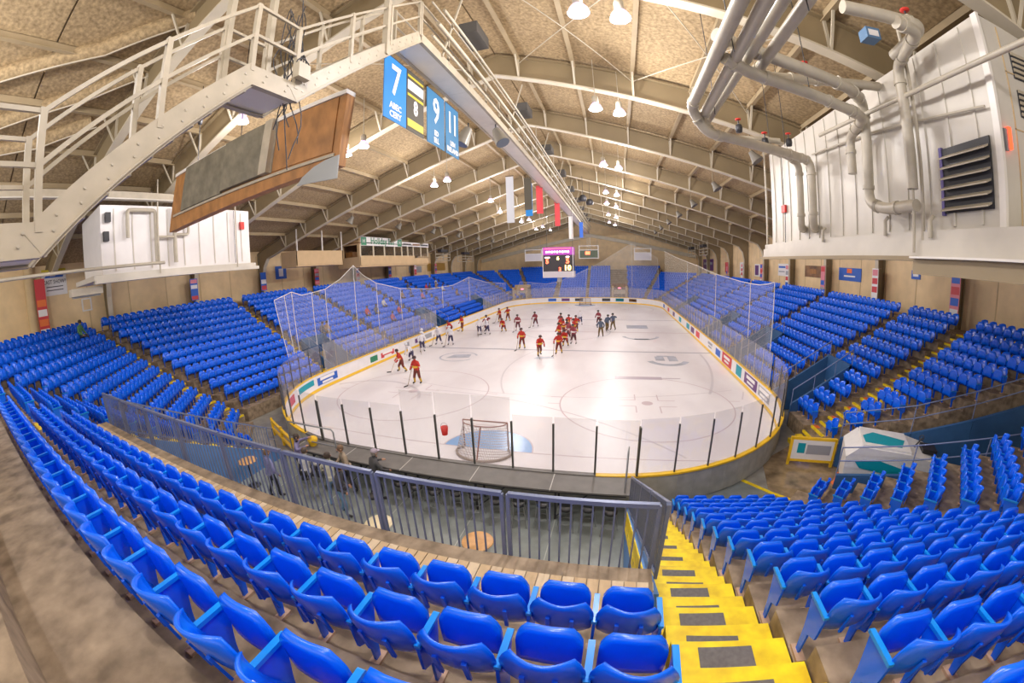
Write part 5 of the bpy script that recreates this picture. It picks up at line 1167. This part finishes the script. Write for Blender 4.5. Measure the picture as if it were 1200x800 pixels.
zf = interp([(-12.5, 4.1), (-7.5, 3.6), (-5, 4.0), (-2.5, 5.0), (2.5, 7.3), (8.3, 10.8), (9.8, 9.9), (13, 8.2)], XF)
net('safety_net', 'white protective netting behind the far goal rising to a peak', [(x, Y1 + .15 if abs(x) < 5 else 60.76 - max(0, (abs(x) - 5)) * .25, 2.9) for x in XF], [(x, 61.2, z_) for x, z_ in zip(XF, zf)], (0, 3, 5, 9, 12))
# ------------------------------------------------------------------ people: one skinned mesh per pose
def skin_mesh(name, J, bones, rad, zones, sub=1):
    names = list(J); me = bpy.data.meshes.new(name); me.from_pydata([J[n] for n in names], [(names.index(a), names.index(b_)) for a, b_ in bones], [])
    ob = bpy.data.objects.new(name, me); COL.objects.link(ob)
    ob.modifiers.new('skin', 'SKIN'); 
    if not me.skin_vertices: me.skin_vertices.new()
    for i, n in enumerate(names):
        r = rad[n]; me.skin_vertices[0].data[i].radius = (r, r) if not isinstance(r, tuple) else r; me.skin_vertices[0].data[i].use_root = (n == 'pelvis')
    ob.modifiers['skin'].use_smooth_shade = True
    s_ = ob.modifiers.new('sub', 'SUBSURF'); s_.levels = sub; s_.render_levels = sub
    dg = bpy.context.evaluated_depsgraph_get(); out = bpy.data.meshes.new_from_object(ob.evaluated_get(dg)); out.name = name
    bpy.data.objects.remove(ob); bpy.data.meshes.remove(me)
    segs = [(Vector(J[a]), Vector(J[b_]), zones.get((a, b_), zones.get(b_, 0)), (rad[a] if not isinstance(rad[a], tuple) else rad[a][0])) for a, b_ in bones]
    mi = []
    for p in out.polygons:
        c = p.center; best = (1e9, 0)
        for a, b_, zn, r in segs:
            ab = b_ - a; t = max(0, min(1, (c - a).dot(ab) / max(1e-9, ab.length_squared))); d = (c - a - ab * t).length - r * .6
            if d < best[0]: best = (d, zn)
        mi.append(best[1])
    out.materials.clear()
    out.polygons.foreach_set('material_index', mi); out.polygons.foreach_set('use_smooth', [True] * len(mi)); out.update()
    return out
def figure(lean=.12, stride=.12, crouch=0.0, la=(-.34, .18, 1.0), ra=(.34, .18, 1.0), bulk=1.0, sit=False, look=0.0, fingers=False, skates=True, open_=.13):
    H0 = .055 if skates else 0.0; hz = .93 - crouch + H0
    if sit: hz = .50
    J = dict(pelvis=(0, 0, hz))
    def up(x, z, y=0.0):                     # points of the upper body lean forward about the pelvis
        return (x, y * math.cos(lean) + z * math.sin(lean), hz + z * math.cos(lean) - y * math.sin(lean))
    J['spine'] = up(0, .20); J['chest'] = up(0, .42, .01); J['neck'] = up(0, .575, .01)
    hb = Vector(up(0, .63, .02)); J['jaw'] = tuple(hb + Vector((0, .02, .02))); J['head'] = tuple(hb + Vector((.03 * look, .03, .13))); J['crown'] = tuple(hb + Vector((.03 * look, .02, .20)))
    for s, n, tgt in ((-1, 'l', la), (1, 'r', ra)):
        sh = Vector(up(s * .185, .50)); J['sh' + n] = tuple(sh); w_ = Vector((tgt[0], tgt[1], tgt[2] + (H0 if not sit else -.42)))
        d = w_ - sh; L = min(d.length, .56); w_ = sh + d.normalized() * L; mid = sh.lerp(w_, .52); bend = math.sqrt(max(0, .29 ** 2 - (L / 2) ** 2)); el = mid + Vector((s * .75, -.55, -.35)).normalized() * bend
        J['el' + n] = tuple(el); J['wr' + n] = tuple(w_); fd = (w_ - el).normalized(); J['ha' + n] = tuple(w_ + fd * .085)
        if fingers:
            side = fd.cross(Vector((0, 0, 1))); side = side.normalized() if side.length > .1 else Vector((1, 0, 0)); dn = Vector((0, 0, -1)) - fd * fd.z * -1
            for k, (o_, ln) in enumerate(((-.032, .070), (-.011, .082), (.011, .078), (.032, .060))):
                b0 = w_ + fd * .080 + side * o_; m0 = b0 + fd * ln * .55; J['f%d%s' % (k, n)] = tuple(m0); J['g%d%s' % (k, n)] = tuple(m0 + (fd * .5 + Vector((0, 0, -.8))).normalized() * ln * .5)
            J['t0' + n] = tuple(w_ + fd * .03 + side * (-s) * .045 + Vector((0, .02, 0))); J['t1' + n] = tuple(w_ + fd * .075 + side * (-s) * .06 + Vector((0, .025, -.01)))
        J['hip' + n] = (s * .105, 0, hz - .05)
        if sit: J['kn' + n] = (s * .13, .44, .52); J['an' + n] = (s * .13, .46, .10); J['to' + n] = (s * .14, .64, .05)
        else:
            ky = .05 + crouch * .55 + s * stride * .55; J['kn' + n] = (s * open_, ky, .50 * (hz / .985) + .01); J['an' + n] = (s * (open_ + .02), s * stride - .04 - crouch * .15, .10 + H0); J['to' + n] = (s * (open_ + .05), s * stride + .15, .05 + H0)
    bones = [('pelvis', 'spine'), ('spine', 'chest'), ('chest', 'neck'), ('neck', 'jaw'), ('jaw', 'head'), ('head', 'crown')]
    for n in 'lr':
        bones += [('chest', 'sh' + n), ('sh' + n, 'el' + n), ('el' + n, 'wr' + n), ('wr' + n, 'ha' + n), ('pelvis', 'hip' + n), ('hip' + n, 'kn' + n), ('kn' + n, 'an' + n), ('an' + n, 'to' + n)]
        if fingers:
            for k in range(4): bones += [('ha' + n, 'f%d%s' % (k, n)), ('f%d%s' % (k, n), 'g%d%s' % (k, n))]
            bones += [('wr' + n, 't0' + n), ('t0' + n, 't1' + n)]
    b = bulk
    rad = dict(pelvis=(.155 * b, .12 * b), spine=(.15 * b, .115 * b), chest=(.165 * b, .12 * b), neck=.062, jaw=.072, head=.098, crown=.07)
    for n in 'lr':
        rad.update({'sh' + n: .078 * b, 'el' + n: .056 * b, 'wr' + n: .040 * b, 'ha' + n: .044 if b < 1.1 else .07, 'hip' + n: .098 * b, 'kn' + n: .066 * b, 'an' + n: .048 * b, 'to' + n: .045 * b})
        if fingers:
            for k in range(4): rad['f%d%s' % (k, n)] = .0095; rad['g%d%s' % (k, n)] = .008
            rad['t0' + n] = .013; rad['t1' + n] = .010
    # zones: 0 skin, 1 top, 2 legs upper, 3 legs lower, 4 feet, 5 gloves/hands
    Z = {'spine': 1, 'chest': 1, 'neck': 1, 'jaw': 0, 'head': 0, 'crown': 0}
    for n in 'lr':
        Z.update({'sh' + n: 1, 'el' + n: 1, 'wr' + n: 1, 'ha' + n: 5, 'hip' + n: 2, 'kn' + n: 2, 'an' + n: 3, 'to' + n: 4})
        for k in range(4): Z['f%d%s' % (k, n)] = 5; Z['g%d%s' % (k, n)] = 5
        Z['t0' + n] = 5; Z['t1' + n] = 5
    return J, bones, rad, Z
SKINM = mat('skin_tone', (.50, .27, .17), .6)
def helmet_mesh(J):
    h = Vector(J['head']); mb = MB()
    mb.lathe([(.125, -.02), (.135, .03), (.125, .09), (.08, .14), (0, .155)], 14, (h.x, h.y - .005, h.z + .005)); mb.box(h.x - .12, h.x + .12, h.y + .06, h.y + .13, h.z - .005, h.z + .02); return mb
def add_face(o, J):
    h = Vector(J['head']); z0 = (0, 0, 0); lips = mat('lips', (.35, .12, .10), .6)
    for s in (-1, 1):
        MB().lathe([(0, -.012), (.014, 0), (0, .012)], 6, (h.x + s * .036, h.y + .094, h.z + .01)).build('eye', DARK, o, z0)
        MB().lathe([(0, -.03), (.022, -.01), (.022, .015), (0, .035)], 6, (h.x + s * .102, h.y, h.z - .01)).build('ear', SKINM, o, z0)
    MB().prism([(h.x - .014, h.y + .09, h.z - .035), (h.x + .014, h.y + .09, h.z - .035), (h.x, h.y + .128, h.z - .03)], (0, -.012, .05)).build('nose', SKINM, o, z0)
    MB().box(h.x - .03, h.x + .03, h.y + .086, h.y + .098, h.z - .068, h.z - .056).build('mouth', lips, o, z0)
POSES = {'stand': dict(lean=.14, stride=.10, la=(-.30, .26, .98), ra=(.30, .26, .98)), 'skate': dict(lean=.42, stride=.26, crouch=.10, la=(-.28, .42, .82), ra=(.30, .46, .80)),
         'lean': dict(lean=.75, stride=.12, crouch=.12, la=(-.22, .55, .62), ra=(.22, .55, .60)), 'up': dict(lean=.05, stride=.16, la=(-.42, .20, 1.55), ra=(.40, .20, 1.10)), 'glide': dict(lean=.22, stride=.20, crouch=.05, la=(-.2, .40, 1.05), ra=(.34, .30, .92))}
PM = {}
for k, kw in POSES.items():
    J, Bn, Rd, Zn = figure(bulk=1.32, open_=.17, **kw); PM[k] = (skin_mesh('player_' + k, J, Bn, Rd, Zn), helmet_mesh(J).mesh('helmet', DARK), J)
stick_m = MB().bar((0, 0, 1.30), (0, .62, .06), .032, .022).mesh('shaft', mat('stick_wood', (.30, .20, .10), .5)); blade_m = MB().bar((0, .60, .055), (.07, .92, .035), .02, .07).mesh('blade', BLACK)
KITS = {'red': [(.50, .025, .015), (.17, .03, .02), (.62, .40, .05), (.03, .03, .03), (.08, .04, .03)], 'white': [(.78, .76, .80), (.05, .04, .10), (.70, .68, .74), (.03, .03, .03), (.06, .06, .10)],
        'maroon': [(.30, .05, .07), (.12, .03, .04), (.66, .60, .60), (.03, .03, .03), (.05, .04, .05)], 'ref': [(.10, .13, .20), (.16, .10, .03), (.14, .09, .03), (.02, .02, .02), (.10, .08, .06)]}
KM = {k: [SKINM] + [mat('%s_kit_%d' % (k, i), c, .7, noise=.15, scale=9) for i, c in enumerate(v)] for k, v in KITS.items()}
HEL = {'red': mat('helmet_dark', (.06, .03, .03), .3), 'white': mat('helmet_white', (.72, .72, .76), .3), 'maroon': mat('helmet_black', (.03, .03, .03), .3), 'ref': mat('helmet_black', (.03, .03, .03), .3)}
def set_mats(o, ms):
    while len(o.data.materials) < len(ms): o.data.materials.append(None)
    for i, m in enumerate(ms): o.material_slots[i].link = 'OBJECT'; o.material_slots[i].material = m
def player(x, y, kit, pose, rz, label, stick=True, stripe=True, group=None):
    me, hm, J = PM[pose]; o = link('person', me, None, (x, y, .0), rz); set_mats(o, KM[kit]); tag(o, label, 'person', group)
    h = link('helmet', hm, o); set_mats(h, [HEL[kit]])
    if kit in ('red', 'maroon') and stripe:
        c = Vector(J['chest']); mb = MB().lathe([(.215, -.06), (.222, 0), (.215, .05)], 14, (c.x, c.y, c.z - .22)); mb.build('jersey_stripe', mat('stripe_gold', (.75, .48, .05), .7) if kit == 'red' else PUREW, o, (0, 0, 0))
        for n in 'lr': e = Vector(J['el' + n]); MB().lathe([(.088, -.03), (.09, .03)], 10, tuple(e)).build('sleeve_stripe', PUREW, o, (0, 0, 0))
    if stick:
        w_ = Vector(J['war' if False else 'har']); s = thing('hockey_stick', 'wooden hockey stick of the ' + ' '.join(label.split()[:11]), 'stick', (x, y, 0), rz, 'hockey sticks'); 
        a = link('shaft', stick_m, s, (w_.x, w_.y - .30, w_.z - .72 if w_.z > .75 else 0)); b_ = link('blade', blade_m, s, (w_.x, w_.y - .30, 0))
        a.location.z = 0; return o
    return o
G = 'hockey players on the ice'
P_ = [(-7.08, 10.8, 'red', 'stand', 2.9, 'red jersey player standing alone nearest the left faceoff circle'), (-9.63, 13.2, 'red', 'skate', 2.2, 'red jersey player striding past the left boards'), (-10.5, 16.2, 'white', 'lean', 2.6, 'white jersey player bending forward by the left boards'),
      (-11.3, 19.4, 'white', 'stand', -2.4, 'white jersey player facing away by the left boards'), (-11.9, 20.8, 'white', 'up', 2.0, 'white jersey player pressed against the left boards'), (-11.14, 22.56, 'white', 'glide', 2.8, 'white jersey player gliding on the near blue line'), (-9.9, 22.5, 'white', 'stand', 3.0, 'white jersey player standing beside the gliding one on the blue line'),
      (-12.2, 28.0, 'red', 'lean', 1.8, 'red jersey player leaning on the left boards'), (-11.6, 29.6, 'red', 'stand', 1.4, 'red jersey player upright at the left boards'), (-8.87, 27.6, 'white', 'stand', -2.6, 'white and dark kit player in the left pair'), (-8.1, 28.1, 'white', 'glide', 2.2, 'white and dark kit player turned in the left pair'), (-8.8, 29.9, 'maroon', 'up', 2.9, 'maroon player behind the left pair'),
      (-6.8, 29.7, 'red', 'lean', 3.0, 'red jersey player bent double near centre ice'), (-9.2, 36.4, 'red', 'stand', 2.4, 'red jersey player upright beyond the bent one'), (-8.5, 37.6, 'red', 'up', 2.6, 'red jersey player with a raised arm beyond the bent one'), (-5.4, 30.4, 'maroon', 'stand', 3.1, 'maroon and white player standing still near the centre line'), (-4.0, 33.3, 'maroon', 'glide', 2.8, 'maroon and white player gliding past the centre line'),
      (-2.84, 21.56, 'red', 'stand', 3.0, 'red and gold player standing on the blue line'), (-.91, 19.25, 'red', 'skate', -2.6, 'red and gold player skating with stick out in front of the blue line'), (.55, 19.99, 'red', 'glide', 3.1, 'red player leading the huddle at the blue line')]
PILE = [(.74, 22.9, 'red', 'lean'), (1.35, 23.9, 'maroon', 'stand'), (.0, 24.6, 'red', 'stand'), (.72, 25.6, 'maroon', 'glide'), (.1, 26.8, 'red', 'up'), (1.1, 27.3, 'red', 'stand'), (.5, 28.6, 'maroon', 'lean'), (-.4, 28.9, 'red', 'stand'), (1.0, 29.6, 'red', 'up'), (.1, 30.6, 'red', 'glide'), (-.9, 31.4, 'maroon', 'stand')]
for i, (x, y, kit, pose, rz) in enumerate([(p[0], p[1], p[2], p[3], 3.0 - .35 * i) for i, p in enumerate(PILE)]): player(x, y, kit, pose, rz, '%s player hugging in the crowded celebration huddle' % ('red' if kit == 'red' else 'maroon'), False, True, 'players in the celebration huddle')
for p in P_: player(*p, stick=p[3] in ('stand', 'skate', 'glide'), group=G)
player(1.0, 34.9, 'white', 'stand', 3.0, 'white jersey player alone beyond the huddle', True, False, G); player(3.2, 34.4, 'maroon', 'stand', 2.6, 'maroon player behind the striped officials', False, True, G)
for x, y, pose, rz, lab in ((3.65, 27.6, 'stand', 3.0, 'official in dark shirt and brown trousers nearest the huddle'), (4.2, 31.0, 'glide', -2.6, 'official in dark shirt turned towards his colleagues'), (4.85, 31.6, 'up', 2.4, 'official in dark shirt with one arm raised')):
    o = player(x, y, 'ref', pose, rz, lab, False, False, 'officials on the ice')

# guests in the lounge
def civilian(x, y, z, rz, top, legs, hair, label, kw, cap=None, group=None, bag=None):
    J, Bn, Rd, Zn = figure(fingers=True, skates=False, **kw)
    me = skin_mesh('person', J, Bn, Rd, Zn, 1); o = link('person', me, None, (x, y, z), rz)
    ms = [SKINM, mat('cloth_%d_%d_%d' % tuple(int(c * 99) for c in top), top, .8, noise=.2, scale=8), mat('cloth_%d_%d_%d' % tuple(int(c * 99) for c in legs), legs, .8, noise=.2, scale=8), mat('cloth_%d_%d_%d' % tuple(int(c * 99) for c in legs), legs, .8), DARK, SKINM]
    set_mats(o, ms); tag(o, label, 'person', group)
    add_face(o, J)
    h = Vector(J['head']); hm = MB().lathe([(.100, -.06), (.108, -.01), (.106, .05), (.085, .10), (.04, .125), (0, .13)], 14, (h.x, h.y - .02, h.z)); hm.build('hair', mat('hair_%d' % int(hair[0] * 99), hair, .7, noise=.3, scale=30), o, (0, 0, 0))
    if cap: c_ = MB().lathe([(.112, .035), (.112, .08), (.08, .125), (0, .14)], 14, (h.x, h.y - .01, h.z)); c_.box(h.x - .07, h.x + .07, h.y + .08, h.y + .18, h.z + .035, h.z + .05); c_.build('cap', mat('cap_%d' % int(cap[2] * 99), cap, .7), o, (0, 0, 0))
    hmm = MB().lathe([(.165, -.02), (.175, .06), (.17, .12)], 14, (0, .01, J['pelvis'][2])); hmm.build('jacket_hem', ms[1], o, (0, 0, 0))
    return o
L_ = .012
civilian(-2.25, -1.05, L_, -.5, (.075, .075, .08), (.03, .035, .06), (.25, .22, .2), 'person in charcoal jacket and pale cap standing at the counter with raised arm', dict(lean=.18, la=(-.2, .45, 1.25), ra=(.25, .42, 1.05)), cap=(.40, .34, .42))
civilian(-2.75, -2.15, L_, -1.2, (.05, .05, .06), (.16, .30, .50), (.05, .035, .03), 'person in black top and light jeans standing among the stools', dict(lean=.06, la=(-.28, .18, .95), ra=(.3, .25, 1.0)))
civilian(-3.45, -1.75, L_, .6, (.52, .52, .44), (.16, .28, .48), (.06, .04, .03), 'person in pale grey shirt and jeans leaning towards the counter', dict(lean=.22, la=(-.3, .40, 1.05), ra=(.28, .40, 1.05)))
civilian(-3.4, -.95, L_, 2.6, (.38, .30, .22), (.05, .05, .06), (.20, .12, .07), 'person in brown top facing away from the counter', dict(lean=.12, la=(-.3, .3, 1.0), ra=(.28, .3, 1.05)))
civilian(-4.6, -1.72, L_ + .39, .2, (.62, .62, .64), (.06, .06, .08), (.10, .07, .05), 'person in white shirt seated on a stool at the counter', dict(sit=True, lean=.2, la=(-.25, .42, 1.05), ra=(.25, .42, 1.05)))
civilian(-5.75, -.95, L_, -.9, (.22, .20, .38), (.04, .045, .09), (.07, .05, .04), 'person in purple shirt stretching an arm to the handrail at the corner', dict(lean=.10, la=(-.35, .45, 1.45), ra=(.32, .40, 1.40)))
civilian(-5.75, -2.35, L_, -.2, (.24, .24, .46), (.03, .035, .05), (.20, .09, .04), 'person in lavender top and dark trousers watching alone below the railing', dict(lean=.04, la=(-.28, .15, .92), ra=(.28, .15, .92)))
bx = thing('carton', 'small brown cardboard carton on the lounge floor below the railing', 'box', (-4.7, -3.2, L_)); MB().box(-4.95, -4.55, -3.4, -3.0, L_, .42).build('carton_body', mat('cardboard', (.50, .36, .20), .8), bx); MB().box(-4.95, -4.55, -3.22, -3.18, .42, .425).build('tape', TOPPALE, bx)
# spectators in the stands, seated on the rows
flatpan = MB(); grid_solid(lambda u, v: ((.205 * u, .02 + .38 * v, .43 - .02 * v), (0, .05, 1)), 6, 4, .045, flatpan); flatpan = flatpan.mesh('seat_pan', SEAT)
def spectator(i, top, col, label):
    x, y, z, rz = SEATS[SPOS[i]][:4]
    r = link('stadium_seat', None, None, (x, y, z), rz); tag(r, 'blue seat folded down under the ' + label.replace('seated ', '').replace('beyond the netting', '')[13:].strip() + ' guest', 'seat', 'seats in use')
    link('backrest', SEAT_M['backrest'], r); link('seat_pan', flatpan, r); link('armrest', SEAT_M['armrest'], r, (.254, 0, 0)); link('stand', SEAT_M['stand'], r, (.254, 0, 0))
    me, fm, J = SEATED; f = Vector((-math.sin(rz), math.cos(rz), 0)) * .14; o = link('person', me, None, (x + f.x, y + f.y, z + .06), rz)
    set_mats(o, [SKINM, mat('cloth_%d_%d_%d' % tuple(int(c * 99) for c in top), top, .8), mat('cloth_dark', (.05, .05, .07), .8), mat('cloth_dark', (.05, .05, .07), .8), DARK, SKINM]); tag(o, label, 'person', 'seated spectators')
    h = link('hair', fm, o); set_mats(h, [mat('hair_dark', (.05, .035, .025), .7)])
J, Bn, Rd, Zn = figure(sit=True, lean=.12, la=(-.2, .32, .98), ra=(.2, .32, .98), skates=False); h = Vector(J['head'])
SEATED = (skin_mesh('spectator', J, Bn, Rd, Zn), MB().lathe([(.100, -.06), (.108, -.01), (.106, .05), (.085, .10), (0, .13)], 12, (h.x, h.y - .02, h.z)).mesh('hair', DARK), J)
colr = [(.5, .05, .06), (.08, .08, .10), (.6, .6, .6), (.30, .20, .12), (.06, .10, .30), (.45, .12, .2)]
for i in range(16): spectator(i, colr[i % 6], None, 'spectator in %s top seated in the left stand beyond the netting' % ['red', 'black', 'pale', 'brown', 'navy', 'rose'][i % 6])
spectator(16, (.35, .22, .12), None, 'spectator in tan jacket seated beside the left stairway opening'); spectator(17, (.1, .1, .12), None, 'spectator in dark jacket seated beside the left stairway opening')
spectator(18, (.12, .30, .12), None, 'spectator in green top lounging near the red column banner')
